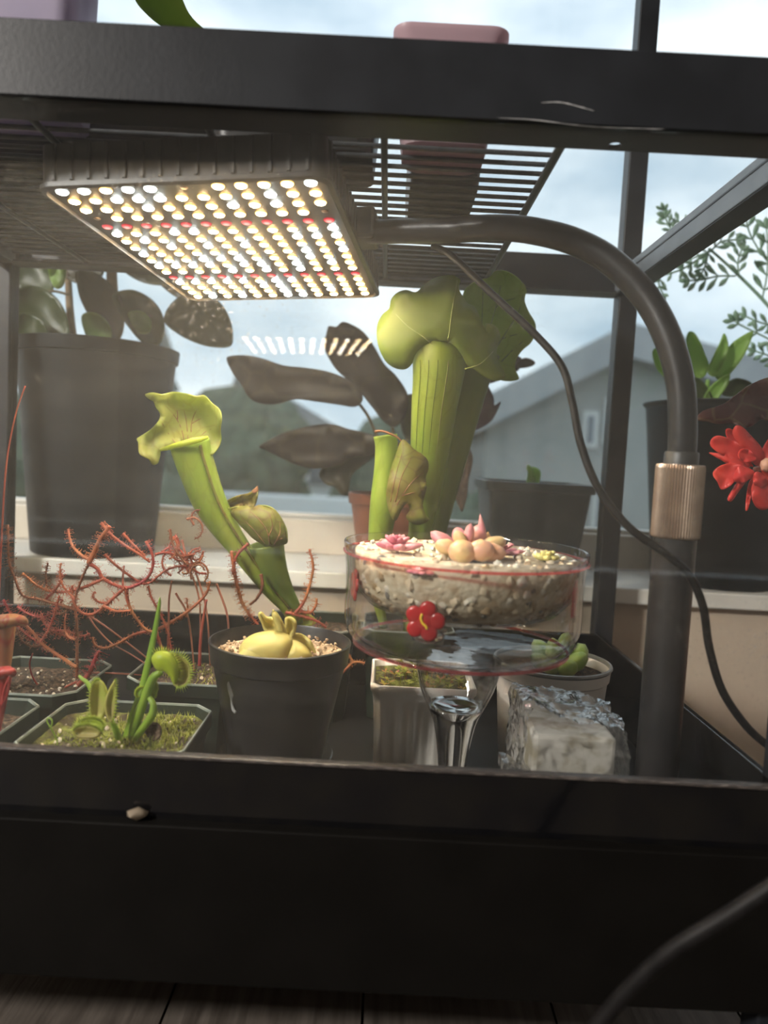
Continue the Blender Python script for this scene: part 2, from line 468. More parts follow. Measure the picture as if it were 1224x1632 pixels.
mat('yellow_enamel', (0.85, 0.6, 0.05), 0.3)
mat('pink_enamel', (0.85, 0.16, 0.2), 0.2, col2=(0.75, 0.1, 0.14), scale=30, coat=0.4)
mat('dried', (0.5, 0.32, 0.12), 0.7, col2=(0.28, 0.14, 0.06), scale=60)
mat('wrapped_block', (0.84, 0.79, 0.71), 0.6, col2=(0.46, 0.40, 0.28), scale=55, ramp=(0.45, 0.62), bump=0.4, bscale=80)
mat('drip', (0.5, 0.5, 0.48), 0.4)
mat('scratch', (0.5, 0.5, 0.5), 0.6)
mat('out_ground', (0.12, 0.13, 0.08), 0.9, col2=(0.2, 0.2, 0.14), scale=0.4)
mat('house_wall', (0.36, 0.37, 0.36), 0.8, col2=(0.31, 0.33, 0.32), scale=1.2)
mat('house_roof', (0.36, 0.38, 0.39), 0.8, col2=(0.31, 0.33, 0.35), scale=2)
mat('house_trim', (0.62, 0.64, 0.64), 0.6)
mat('house_pane', (0.16, 0.19, 0.22), 0.15)
mat('house_white', (0.75, 0.77, 0.78), 0.7)
mat('tree_leaf_hazy', (0.075, 0.105, 0.075), 0.9, col2=(0.12, 0.16, 0.11), scale=3.0, bump=0.5, bscale=8)  # lightened: outdoor haze put into the leaf colour
mat('conifer_leaf', (0.1, 0.125, 0.125), 0.9, col2=(0.14, 0.17, 0.16), scale=3.0)
mat_pane('window_glass', (0.97, 0.985, 0.99), refl=0.8)
mat_pane('front_glass', (0.97, 0.98, 0.98), refl=0.8, veil=0.019, specks=0.42, speck_scale=230.0,
         patches=(((-0.085, -0.197, 0.525), 0.11, 1.0), ((0.335, -0.197, 0.33), 0.10, 0.7), ((0.0, -0.197, 0.50), 0.09, 0.5), ((0.22, -0.197, 0.52), 0.10, 0.35), ((0.05, -0.197, 0.40), 0.4, 0.12)))
mat_pane('back_glass', (0.96, 0.97, 0.97), refl=0.4, veil=0.003, specks=0.02)
mat_pane('clear_plastic', (0.96, 0.96, 0.95), refl=0.8, rough=0.05)
mat_pane('wrap_film', (0.95, 0.95, 0.95), refl=4.0, rough=0.14, wave=90, veil=0.08, specks=0.0)
mat_pane('frosted_edge', (0.8, 0.82, 0.8), refl=1.5, rough=0.2, veil=0.25)
mat_pane('bowl_glass', (0.99, 0.982, 0.975), refl=1.2, rough=0.015, wave=14)
mat_pane('cup_glass', (0.97, 0.97, 0.965), refl=2.6, rough=0.02, wave=30)
mat_glass('stem_glass', (0.985, 0.985, 0.985), 1.5)
mat_pane('pink_glass', (1.0, 0.5, 0.5), refl=1.2, veil=0.22, vcol=(0.95, 0.35, 0.36))
mat_glass('clear_blob', (1, 0.96, 0.95), 1.45, bump=0.5, bscale=160)
mat('vein_red', (0.26, 0.10, 0.035), 0.5, col2=(0.32, 0.15, 0.05), scale=60)
mat('vein_green', (0.5, 0.56, 0.16), 0.5, col2=(0.42, 0.5, 0.12), scale=60)
mat('vein_dark', (0.1, 0.16, 0.04), 0.5, col2=(0.14, 0.2, 0.05), scale=60)
mat('pack_mix', (0.5, 0.42, 0.29), 0.8, col2=(0.36, 0.31, 0.18), scale=60)
LED_R = 0.0042
mat_led('led_warm', (1.0, 0.84, 0.56), (1.0, 0.50, 0.10), 190, 4.0, LED_R)
mat_led('led_cool', (0.90, 0.97, 1.0), (0.80, 0.85, 0.78), 190, 4.0, LED_R)
mat_led('led_red', (1.0, 0.25, 0.22), (0.9, 0.02, 0.05), 3.0, 0.7, LED_R)


# ------------------------------------------------------------------ object helpers
ORG = {}


def tag(o, label=None, cat=None, group=None, kind=None):
    if label: o['label'] = label
    if cat: o['category'] = cat
    if group: o['group'] = group
    if kind: o['kind'] = kind
    return o


def thing(name, label, cat, loc, group=None, kind=None):
    o = bpy.data.objects.new(name, None)
    o.empty_display_size = 0.02
    COL.objects.link(o)
    o.location = loc
    ORG[o] = Vector(loc)
    return tag(o, label, cat, group, kind)


def obj(name, verts, faces, material, parent=None, smooth=True, flat_angle=None, origin=None):
    """verts in world metres; the object sits at its parent's origin (or ORIGIN when top level)"""
    if parent is not None:
        og = ORG[parent]
    else:
        og = Vector(origin) if origin is not None else Vector((0, 0, 0))
    me = bpy.data.meshes.new(name)
    vv = np.asarray([tuple(v) for v in verts], dtype=float) - np.array(og)
    me.from_pydata(vv.tolist(), [], faces)
    me.materials.append(MATS[material] if isinstance(material, str) else material)
    if smooth:
        me.polygons.foreach_set('use_smooth', [True] * len(me.polygons))
        if flat_angle is not None:
            me.set_sharp_from_angle(angle=math.radians(flat_angle))
    me.update()
    o = bpy.data.objects.new(name, me)
    COL.objects.link(o)
    if parent is not None:
        o.parent = parent
    else:
        o.location = og
    ORG[o] = og
    return o


def inst(name, me, parent, loc, rot=None, scale=None):
    """another object on shared mesh data, at world LOC"""
    o = bpy.data.objects.new(name, me)
    COL.objects.link(o)
    og = Vector((0, 0, 0))
    if parent is not None:
        o.parent = parent
        og = ORG[parent]
    o.location = Vector(loc) - og
    if rot is not None:
        o.rotation_euler = rot
    if scale is not None:
        o.scale = scale if hasattr(scale, '__len__') else (scale,) * 3
    ORG[o] = Vector(loc)
    return o


def mesh_data(name, verts, faces, material, smooth=True, flat_angle=None):
    me = bpy.data.meshes.new(name)
    me.from_pydata([tuple(v) for v in verts], [], faces)
    me.materials.append(MATS[material])
    if smooth:
        me.polygons.foreach_set('use_smooth', [True] * len(me.polygons))
        if flat_angle is not None:
            me.set_sharp_from_angle(angle=math.radians(flat_angle))
    me.update()
    return me


def solid(o, t, off=0.0):
    md = o.modifiers.new('thickness', 'SOLIDIFY')
    md.thickness = t
    md.offset = off
    return o


def subd(o, n=1):
    md = o.modifiers.new('smooth', 'SUBSURF')
    md.levels = n
    md.render_levels = n
    return o


def bev(o, w, n=2):
    md = o.modifiers.new('bevel', 'BEVEL')
    md.width = w
    md.segments = n
    md.limit_method = 'ANGLE'
    md.angle_limit = math.radians(40)
    return o


class MB:
    def __init__(self):
        self.v = []
        self.f = []

    def add(self, v, f):
        n = len(self.v)
        self.v += [tuple(p) for p in v]
        self.f += [tuple(i + n for i in q) for q in f]
        return self

    def box(self, x0, x1, y0, y1, z0, z1):
        return self.add(*box_vf(x0, x1, y0, y1, z0, z1))


def box_vf(x0, x1, y0, y1, z0, z1):
    v = [(x0, y0, z0), (x1, y0, z0), (x1, y1, z0), (x0, y1, z0), (x0, y0, z1), (x1, y0, z1), (x1, y1, z1), (x0, y1, z1)]
    f = [(0, 3, 2, 1), (4, 5, 6, 7), (0, 1, 5, 4), (1, 2, 6, 5), (2, 3, 7, 6), (3, 0, 4, 7)]
    return v, f


def box(name, x0, x1, y0, y1, z0, z1, material, parent=None, bw=0.0, origin=None):
    v, f = box_vf(x0, x1, y0, y1, z0, z1)
    o = obj(name, v, f, material, parent, smooth=False, origin=origin)
    if bw:
        bev(o, bw)
    return o


def cr_open(pts, n):
    """Catmull-Rom through pts (tuples of any length), n samples"""
    p = np.array(pts, float)
    if len(p) == 2:
        t = np.linspace(0, 1, n)[:, None]
        return p[0] * (1 - t) + p[1] * t
    q = np.vstack([2 * p[0] - p[1], p, 2 * p[-1] - p[-2]])
    m = len(p) - 1
    out = []
    for t in np.linspace(0, m, n):
        i = min(int(t), m - 1)
        u = t - i
        a, b, c, d = q[i], q[i + 1], q[i + 2], q[i + 3]
        out.append(0.5 * ((2 * b) + (-a + c) * u + (2 * a - 5 * b + 4 * c - d) * u * u + (-a + 3 * b - 3 * c + d) * u ** 3))
    return np.array(out)


def cr_closed(pts, n):
    p = np.array(pts, float)
    m = len(p)
    out = []
    for t in np.linspace(0, m, n, endpoint=False):
        i = int(t)
        u = t - i
        a, b, c, d = p[(i - 1) % m], p[i % m], p[(i + 1) % m], p[(i + 2) % m]
        out.append(0.5 * ((2 * b) + (-a + c) * u + (2 * a - 5 * b + 4 * c - d) * u * u + (-a + 3 * b - 3 * c + d) * u ** 3))
    return np.array(out)


def tube_vf(path, rad, seg=12, cap=True):
    """path (n,3), rad (n,) -> tube"""
    path = np.asarray(path, float)
    n = len(path)
    T = np.gradient(path, axis=0)
    T /= np.linalg.norm(T, axis=1)[:, None] + 1e-12
    ref = np.array([0, 1.0, 0])
    if abs(T[0] @ ref) > 0.9:
        ref = np.array([1.0, 0, 0])
    v, f = [], []
    a = np.cross(T[0], ref); a /= np.linalg.norm(a)
    for i in range(n):
        a = a - T[i] * (a @ T[i]); a /= np.linalg.norm(a) + 1e-12
        b = np.cross(T[i], a)
        for k in range(seg):
            an = 2 * math.pi * k / seg
            v.append(path[i] + rad[i] * (math.cos(an) * a + math.sin(an) * b))
    for i in range(n - 1):
        for k in range(seg):
            k2 = (k + 1) % seg
            f.append((i * seg + k, i * seg + k2, (i + 1) * seg + k2, (i + 1) * seg + k))
    if cap:
        f.append(tuple(range(seg))[::-1])
        f.append(tuple((n - 1) * seg + k for k in range(seg)))
    return v, f


def path_px(pts, n):
    """pts (px,py,Y,r_px) -> world path and radii"""
    s = cr_open(pts, n)
    w = np.array([P(a, b, c) for a, b, c, _ in s])
    r = np.array([max(d, 0.2) * pxm(c) for _, _, c, d in s])
    return w, r


def tube_px(name, pts, material, parent, n=28, seg=12, cap=True):
    w, r = path_px(pts, n)
    v, f = tube_vf(w, r, seg, cap)
    return obj(name, v, f, material, parent)


def lathe(name, prof, c, material, parent=None, seg=48, closed=False, flat=35, origin=None):
    """prof [(r,z)...] about the vertical through c=(x,y)"""
    v, f = lathe_vf(prof, c, seg, closed)
    return obj(name, v, f, material, parent, flat_angle=flat, origin=origin)


def lathe_vf(prof, c, seg=48, closed=False):
    v, f = [], []
    m = len(prof)
    for r, z in prof:
        for k in range(seg):
            a = 2 * math.pi * k / seg
            v.append((c[0] + r * math.cos(a), c[1] + r * math.sin(a), z))
    rng_ = m if closed else m - 1
    for i in range(rng_):
        j = (i + 1) % m
        for k in range(seg):
            k2 = (k + 1) % seg
            f.append((i * seg + k, i * seg + k2, j * seg + k2, j * seg + k))
    if not closed:
        if prof[0][0] > 1e-6: f.append(tuple(range(seg))[::-1])
        if prof[-1][0] > 1e-6: f.append(tuple((m - 1) * seg + k for k in range(seg)))
    return v, f


def loft(loops, cap0=True, cap1=True):
    n = len(loops[0])
    v, f = [], []
    for lp in loops:
        v += [tuple(p) for p in lp]
    for i in range(len(loops) - 1):
        for k in range(n):
            k2 = (k + 1) % n
            f.append((i * n + k, i * n + k2, (i + 1) * n + k2, (i + 1) * n + k))
    if cap0: f.append(tuple(range(n))[::-1])
    if cap1: f.append(tuple((len(loops) - 1) * n + k for k in range(n)))
    return v, f


def oct_loop(cx, cy, z, hx, hy, cut):
    p = [(-hx + cut, -hy), (hx - cut, -hy), (hx, -hy + cut), (hx, hy - cut), (hx - cut, hy), (-hx + cut, hy), (-hx, hy - cut), (-hx, -hy + cut)]
    return [(cx + a, cy + b, z) for a, b in p]


def rsq_loop(cx, cy, z, hx, hy, r, n=5, rot=0.0):
    out = []
    for qx, qy, a0 in ((1, -1, -90), (1, 1, 0), (-1, 1, 90), (-1, -1, 180)):
        for i in range(n + 1):
            a = math.radians(a0 + 90 * i / n)
            x, y = qx * (hx - r) + r * math.cos(a), qy * (hy - r) + r * math.sin(a)
            out.append((cx + x * math.cos(rot) - y * math.sin(rot), cy + x * math.sin(rot) + y * math.cos(rot), z))
    return out


def disc_soil(name, loop, material, parent, amp=0.002, rings=8, seed=1, dome=0.0):
    r_ = random.Random(seed)
    lp = np.array(loop)
    # densify boundary
    d = []
    for i in range(len(lp)):
        a, b = lp[i], lp[(i + 1) % len(lp)]
        k = max(1, int(np.linalg.norm(b - a) / 0.005))
        for j in range(k):
            d.append(a + (b - a) * j / k)
    lp = np.array(d)
    c = lp.mean(0)
    v = [(c[0], c[1], c[2] + dome)]
    f = []
    n = len(lp)
    for j in range(1, rings + 1):
        s = j / rings
        for p in lp:
            q = c + (p - c) * s
            v.append((q[0], q[1], q[2] + dome * (1 - s * s) + r_.uniform(-amp, amp) * (0.3 if j == rings else 1)))
    for k in range(n):
        f.append((0, 1 + k, 1 + (k + 1) % n))
    for j in range(rings - 1):
        for k in range(n):
            k2 = (k + 1) % n
            f.append((1 + j * n + k, 1 + (j + 1) * n + k, 1 + (j + 1) * n + k2, 1 + j * n + k2))
    o = obj(name, v, f, material, parent)
    tag(o, kind='stuff')
    return o


def in_poly(x, y, poly):
    c = False
    n = len(poly)
    j = n - 1
    for i in range(n):
        xi, yi = poly[i]; xj, yj = poly[j]
        if (yi > y) != (yj > y) and x < (xj - xi) * (y - yi) / (yj - yi + 1e-12) + xi:
            c = not c
        j = i
    return c


def sheet(name, outline, Y, material, parent, bulge=0.0, ruffle=0.0, waves=5, fold=0.0, axis=None, tilt=(0, 0),
          thick=0.0012, n=None, step=None, smoothing=True, seed=0, veins=None, vein_mat=None, vein_r=0.8):
    """A leaf-like surface whose rim runs through the outline at depth Y: it bellies by BULGE towards +Y, its rim waves
    by RUFFLE, it is creased along AXIS by FOLD and leans by TILT (metres of depth per metre across and down)."""
    n = n or max(24, len(outline) * 5)
    rim = cr_closed(outline, n) if smoothing else np.array(outline, float)
    cx, cy = rim.mean(0)
    ext = max(np.ptp(rim[:, 0]), np.ptp(rim[:, 1]))
    step = step or max(ext / 14.0, 2.0)
    pts = [Vector((a, b)) for a, b in rim]
    m = len(pts)
    poly = [tuple(p) for p in rim]
    seg_a = rim; seg_b = np.roll(rim, -1, axis=0)
    def dist(q):
        ab = seg_b - seg_a
        t = np.clip(((q - seg_a) * ab).sum(1) / ((ab * ab).sum(1) + 1e-9), 0, 1)
        return np.min(np.linalg.norm(seg_a + ab * t[:, None] - q, axis=1))
    x0, y0 = rim.min(0); x1, y1 = rim.max(0)
    row = 0
    yy = y0 + step * 0.5
    while yy < y1:
        xx = x0 + step * (0.5 if row % 2 else 0.0)
        while xx < x1:
            if in_poly(xx, yy, poly) and dist(np.array([xx, yy])) > step * 0.45:
                pts.append(Vector((xx, yy)))
            xx += step
        yy += step * 0.87
        row += 1
    edges = [(i, (i + 1) % m) for i in range(m)]
    V, _, Fc, _, _, _ = delaunay_2d_cdt(pts, edges, [], 1, 1e-4)
    D = np.array([dist(np.array(v)) for v in V])
    dmax = D.max() + 1e-6
    k = pxm(Y)
    out = []
    if axis is not None:
        a0 = np.array(axis[0], float); a1 = np.array(axis[1], float)
        ad = (a1 - a0) / (np.linalg.norm(a1 - a0) + 1e-9)
        an = np.array([-ad[1], ad[0]])
    def depth(x, y, d):
        s = min(d / dmax, 1)
        dy = bulge * (1 - (1 - s) ** 2)
        th = math.atan2(y - cy, x - cx)
        dy += ruffle * (1 - s) ** 2.2 * math.sin(waves * th + seed)
        dy += tilt[0] * (x - cx) * k + tilt[1] * (y - cy) * k
        if axis is not None and fold:
            dy += fold * abs((np.array([x, y]) - a0) @ an) * k
        return Y + dy
    for v, d in zip(V, D):
        out.append(P(v.x, v.y, depth(v.x, v.y, d)))
    faces = [tuple(q)[::-1] for q in Fc]
    o = obj(name, out, faces, material, parent)
    if thick:
        solid(o, thick)
    for vn in (veins or ()):
        q = cr_open(vn, 16)
        w = [P(a, b, depth(a, b, dist(np.array([a, b]))) - thick * .5 - .0001) for a, b in q]
        vv, ff = tube_vf([tuple(p) for p in w], [vein_r * k * (1 - .6 * i / 15) for i in range(16)], 6)
        obj('vein', vv, ff, vein_mat, o)
    return o


def pebble_mesh(name, material, seed):
    r_ = random.Random(seed)
    t = (1 + 5 ** 0.5) / 2
    v = [(-1, t, 0), (1, t, 0), (-1, -t, 0), (1, -t, 0), (0, -1, t), (0, 1, t), (0, -1, -t), (0, 1, -t), (t, 0, -1), (t, 0, 1), (-t, 0, -1), (-t, 0, 1)]
    f = [(0, 11, 5), (0, 5, 1), (0, 1, 7), (0, 7, 10), (0, 10, 11), (1, 5, 9), (5, 11, 4), (11, 10, 2), (10, 7, 6), (7, 1, 8), (3, 9, 4), (3, 4, 2), (3, 2, 6), (3, 6, 8), (3, 8, 9), (4, 9, 5), (2, 4, 11), (6, 2, 10), (8, 6, 7), (9, 8, 1)]
    sx, sy, sz = r_.uniform(.75, 1.2), r_.uniform(.75, 1.1), r_.uniform(.6, .9)
    vv = []
    for a in v:
        l = math.sqrt(sum(q * q for q in a)) / r_.uniform(.82, 1.15)
        vv.append((a[0] / l * sx, a[1] / l * sy, a[2] / l * sz))
    return mesh_data(name, vv, f, material, smooth=True, flat_angle=50)


def pebbles_joined(name, spots, material, parent, seed=3):
    """many small stones or crumbs as one piece of stuff; spots (x,y,z,r)"""
    r_ = random.Random(seed)
    src = [pebble_mesh('crumb', material, seed * 10 + i) for i in range(4)]
    data = [([tuple(v.co) for v in m.vertices], [tuple(p.vertices) for p in m.polygons]) for m in src]
    mb = MB()
    for x, y, z, r in spots:
        vs, fs = data[r_.randrange(4)]
        R = Euler((r_.uniform(0, 6), r_.uniform(0, 6), r_.uniform(0, 6))).to_matrix()
        mb.add([R @ (Vector(q) * r) + Vector((x, y, z)) for q in vs], fs)
    o = obj(name, mb.v, mb.f, material, parent, flat_angle=50)
    tag(o, kind='stuff')
    return o


def spikes_joined(name, spots, material, parent, w=0.0004):
    """short hairs or grass blades; spots (base, tip)"""
    mb = MB()
    for b, t in spots:
        b = Vector(b); t = Vector(t)
        d = (t - b).normalized()
        a = d.cross(Vector((0.3, 0.9, 0.2))).normalized() * w
        c = d.cross(a).normalized() * w
        mb.add([b + a, b - a * .5 + c * .87, b - a * .5 - c * .87, t], [(0, 1, 3), (1, 2, 3), (2, 0, 3), (2, 1, 0)])
    o = obj(name, mb.v, mb.f, material, parent)
    tag(o, kind='stuff')
    return o


# ================================================================== THE SETTING
RX0, RX1, RY0, RZ1 = -2.2, 2.0, -2.6, 2.5
WY = 0.46                       # room face of the window wall
SILL_Z = 0.259
WX0, WX1, WZ1 = -1.35, 1.25, 2.1


def struct(o):
    o['kind'] = 'structure'
    return o


floor = struct(box('floor', RX0, RX1, RY0, 0.75, -0.06, -0.012, 'floor_sub'))
_pl = mesh_data('plank', *box_vf(-0.0695, 0.0695, -0.60, 0.60, -0.012, 0.0), 'plank_wood', smooth=False)
for i in range(7):
    for j in range(2):
        o = inst('plank', _pl, floor, (-0.543 + 0.141 * i + 0.053, -0.45 + 1.202 * j - (0.35 if i % 2 else 0.0), 0.0))
struct(box('ceiling', RX0, RX1, RY0, 0.75, RZ1, RZ1 + 0.05, 'room_paint'))
struct(box('wall_left', RX0 - 0.1, RX0, RY0, 0.75, 0, RZ1, 'room_paint'))
struct(box('wall_right', RX1, RX1 + 0.1, RY0, 0.75, 0, RZ1, 'room_paint'))
struct(box('wall_front', RX0, RX1, RY0 - 0.1, RY0, 0, RZ1, 'room_paint'))
mb = MB()
mb.box(RX0, RX1, WY, WY + 0.29, 0, SILL_Z - 0.02)
mb.box(RX0, WX0, WY, WY + 0.29, SILL_Z - 0.02, RZ1)
mb.box(WX1, RX1, WY, WY + 0.29, SILL_Z - 0.02, RZ1)
mb.box(WX0, WX1, WY, WY + 0.29, WZ1, RZ1)
struct(obj('wall_back', mb.v, mb.f, 'wall_paint', smooth=False))
cl = thing('fill_light_stand', 'added fill light on an unseen white stand at the left, behind the viewer', 'floor lamp', (FILL_AT.x - .08, FILL_AT.y - .06, 0))  # stand added out of view to carry the fill light
lx, ly = FILL_AT.x - .10, FILL_AT.y - .08
lathe('base', [(0, 0), (.14, 0), (.14, .015), (.02, .03), (0, .03)], (lx, ly), 'sill_paint', cl, 32)
v, f = tube_vf([(lx, ly, .02), (lx, ly, 1.2), (lx, ly, 1.66)], [.012] * 3, 12)
obj('pole', v, f, 'sill_paint', cl)
_d = (Vector((0.0, 0.1, 0.3)) - FILL_AT).normalized()
_a = _d.cross(Vector((0, 0, 1))).normalized()
_b = _a.cross(_d)
def _ring(r, t):
    return [FILL_AT + _d * t + _a * (r * math.cos(2 * math.pi * i / 28)) + _b * (r * math.sin(2 * math.pi * i / 28)) for i in range(28)]
v, f = loft([_ring(.03, -.14), _ring(.06, -.13), _ring(.175, -.02), _ring(.185, .02), _ring(.182, .02), _ring(.172, -.018), _ring(.056, -.125), _ring(.02, -.13)])
obj('fill_shade', v, f, 'sill_paint', cl)
wn = thing('window_1', None, None, (0, 0.61, SILL_Z), kind='structure')
box('window_sill', WX0, WX1, 0.448, 0.75, SILL_Z - 0.0195, SILL_Z, 'sill_paint', wn, bw=0.002)
box('bottom_rail', WX0, WX1, 0.612, 0.70, SILL_Z, 0.310, 'frame_paint', wn, bw=0.003)
box('glazing_bead', WX0, WX1, 0.630, 0.66, 0.310, 0.3165, 'sill_paint', wn, bw=0.002)
box('top_rail', WX0, WX1, 0.612, 0.70, WZ1 - 0.06, WZ1, 'frame_paint', wn, bw=0.003)
box('jamb', WX0, WX0 + 0.06, 0.612, 0.70, 0.310, WZ1 - 0.06, 'frame_paint', wn, bw=0.003)
box('jamb', WX1 - 0.06, WX1, 0.612, 0.70, 0.310, WZ1 - 0.06, 'frame_paint', wn, bw=0.003)
box('pane', WX0 + 0.06, WX1 - 0.06, 0.648, 0.652, 0.3165, WZ1 - 0.06, 'window_glass', wn)

# ------------------------------------------------------------------ outside
GZ = -1.2
g = box('ground', -60, 60, 0.9, 90, GZ - 0.1, GZ, 'out_ground')
struct(g)


def gable_house(name, label, x0, x1, y0, y1, zb, zr, xr, wall, roof):
    """house with a gable end towards us: eaves at zb, ridge at (xr, zr) running away"""
    h = thing(name, label, 'house', ((x0 + x1) / 2, y0, GZ))
    v = [(x0, y0, GZ), (x1, y0, GZ), (x1, y0, zb), (xr, y0, zr), (x0, y0, zb), (x0, y1, GZ), (x1, y1, GZ), (x1, y1, zb), (xr, y1, zr), (x0, y1, zb)]
    f = [(0, 1, 2, 3, 4), (5, 9, 8, 7, 6), (0, 4, 9, 5), (1, 6, 7, 2), (0, 5, 6, 1)]
    obj('wall', v, f, wall, h, smooth=False)
    for sx, ze in ((x0, zb), (x1, zb)):
        dx = (sx - xr); k = 1.10
        ex, ez = xr + dx * k, zr + (ze - zr) * k
        t = 0.62
        v = [(xr, y0 - .6, zr), (ex, y0 - .6, ez), (ex, y1, ez), (xr, y1, zr)]
        v += [(a, b, c + t) for a, b, c in v]
        f = [(0, 1, 2, 3), (4, 7, 6, 5), (0, 4, 5, 1), (1, 5, 6, 2), (2, 6, 7, 3), (3, 7, 4, 0)]
        obj('roof', v, f, roof, h, smooth=False)
    return h


hs = gable_house('house', 'large grey house with a sloping roof outside the window on the right', 1.9, 11.0, 14.0, 22.0, 1.15, 2.55, 4.35, 'house_wall', 'house_roof')
for (wx, wz, ww, wh) in ((3.9, 1.2, .3, .7), (4.3, 1.4, .3, .9), (6.1, .7, .9, 1.2), (7.6, .7, .9, 1.2), (2.9, -.4, .5, .7), (4.3, -.35, .5, 1.1)):
    w = box('window', wx - ww / 2, wx + ww / 2, 13.93, 14.0, wz - wh / 2, wz + wh / 2, 'house_trim', hs)
    box('pane', wx - ww / 2 + .09, wx + ww / 2 - .09, 13.9, 13.93, wz - wh / 2 + .09, wz + wh / 2 - .09, 'house_pane', w)
hs2 = gable_house('house', 'low white house far outside, behind the dark-leaved plant', -6.2, -1.2, 24, 30, 0.55, 1.7, -3.4, 'house_white', 'house_roof')
for wx in (-5.2, -3.8, -2.2):
    w = box('window', wx - .4, wx + .4, 23.93, 24.0, -.6, .2, 'house_trim', hs2)
    box('pane', wx - .32, wx + .32, 23.9, 23.93, -.52, .12, 'house_pane', w)
box('garden_wall', -4.6, 0.6, 11.0, 11.25, GZ, -0.22, 'house_white', bw=0.03)
tag(bpy.data.objects['garden_wall'], 'low white garden wall outside below the dark-leaved plant', 'wall')


def blob_vf(c, r, seed, squash=(1, 1, 1), lumps=0.25):
    r_ = random.Random(seed)
    v, f = [], []
    nu, nv = 18, 12
    ph = [r_.uniform(0, 6) for _ in range(6)]
    for j in range(nv + 1):
        t = math.pi * j / nv
        for i in range(nu):
            a = 2 * math.pi * i / nu
            k = 1 + lumps * (math.sin(3 * a + ph[0] + 2 * t) * math.sin(2 * t + ph[1]) + .6 * math.sin(6 * a + ph[2]) * math.sin(5 * t + ph[3])) + r_.uniform(-.1, .1)
            v.append((c[0] + r * squash[0] * k * math.sin(t) * math.cos(a), c[1] + r * squash[1] * k * math.sin(t) * math.sin(a), c[2] + r * squash[2] * k * math.cos(t)))
    for j in range(nv):
        for i in range(nu):
            i2 = (i + 1) % nu
            f.append((j * nu + i, (j + 1) * nu + i, (j + 1) * nu + i2, j * nu + i2))
    return v, f


def bush_tree(label, x, y, top, r, seed, name='garden_tree', cat='tree', group='trees outside the window'):
    t = thing(name, label, cat, (x, y, GZ), group)
    mb = MB()
    r_ = random.Random(seed)
    mb.add(*blob_vf((x, y, top - r), r, seed, (1, 1, 1)))
    for k in range(4):
        mb.add(*blob_vf((x + r_.uniform(-.7, .7) * r, y + r_.uniform(-.4, .4) * r, top - r * r_.uniform(1.0, 1.7)), r * r_.uniform(.5, .75), seed + k + 1))
    obj('crown', mb.v, mb.f, 'tree_leaf_hazy', t)
    v, f = tube_vf([(x, y, GZ), (x, y, (GZ + top) / 2), (x, y, top - r)], [r * .14, r * .1, r * .06], 8)
    obj('trunk', v, f, 'bark', t)


def conifer(label, x, y, top, r, seed):
    t = thing('conifer', label, 'tree', (x, y, GZ), 'conifers outside the window')
    r_ = random.Random(seed)
    mb = MB()
    h = top - GZ
    for k in range(9):
        s = k / 9
        z0 = GZ + h * (0.12 + 0.86 * s); rr = r * (1 - s) ** .8 + .05
        z1 = z0 + h * 0.2
        v = [(x + rr * (1 + r_.uniform(-.2, .2)) * math.cos(2 * math.pi * i / 14), y + rr * math.sin(2 * math.pi * i / 14), z0 + r_.uniform(-.1, .1) * h * .1) for i in range(14)]
        v.append((x, y, min(z1, top)))
        mb.add(v, [(i, (i + 1) % 14, 14) for i in range(14)])
    obj('crown', mb.v, mb.f, 'conifer_leaf', t)
    v, f = tube_vf([(x, y, GZ), (x, y, top - h * .1)], [r * .12, r * .03], 8)
    obj('trunk', v, f, 'bark', t)


bush_tree('broad dark tree outside, between the tall green pitcher leaves', -3.4, 17, 1.75, 1.55, 3)
bush_tree('wide low tree outside, left of the curved pitcher leaf', -8.6, 19, 1.6, 1.9, 5)
bush_tree('rounded tree outside just behind the dark-leaved plant', 0.1, 15, 1.25, 1.1, 9)
bush_tree('low bush outside in front of the grey house', 1.55, 11.2, -0.15, 0.62, 13, 'garden_bush', 'bush')
bush_tree('low wide bush outside at the foot of the white wall', -3.2, 10.2, 0.15, 0.75, 17, 'garden_bush', 'bush')
for i, (x, y, top, r, lab) in enumerate(((-9.6, 31, 5.6, 1.3, 'tallest conifer outside, beside the big black pot'), (-7.0, 34, 4.7, 1.0, 'slim conifer outside, right of the tallest one'),
                                     (-5.6, 38, 4.6, 1.1, 'short conifer outside, above the curved pitcher hood'), (-12.5, 32, 5.0, 1.5, 'conifer outside, hidden in part by the big black pot'))):
    conifer(lab, x, y, top, r, 20 + i)

# ================================================================== PLANT STAND
TX0, TX1 = -0.4635, 0.278          # outer faces
FZ0, FZ1 = 0.603, 0.6465           # upper frame
RIM = 0.2095
TF = 0.135                         # top of the tray floor
st = thing('plant_stand', 'black metal plant stand with glass front, tray base and wire shelf ledge', 'plant stand', (-0.1, 0.2, 0))
PW = 0.022
for x in (TX0, TX1 - PW):
    for y in (0.0, 0.412):
        box('leg', x, x + PW, y, y + PW, 0.0, 1.35, 'black_steel', st, bw=0.0015)
BY = 0.434
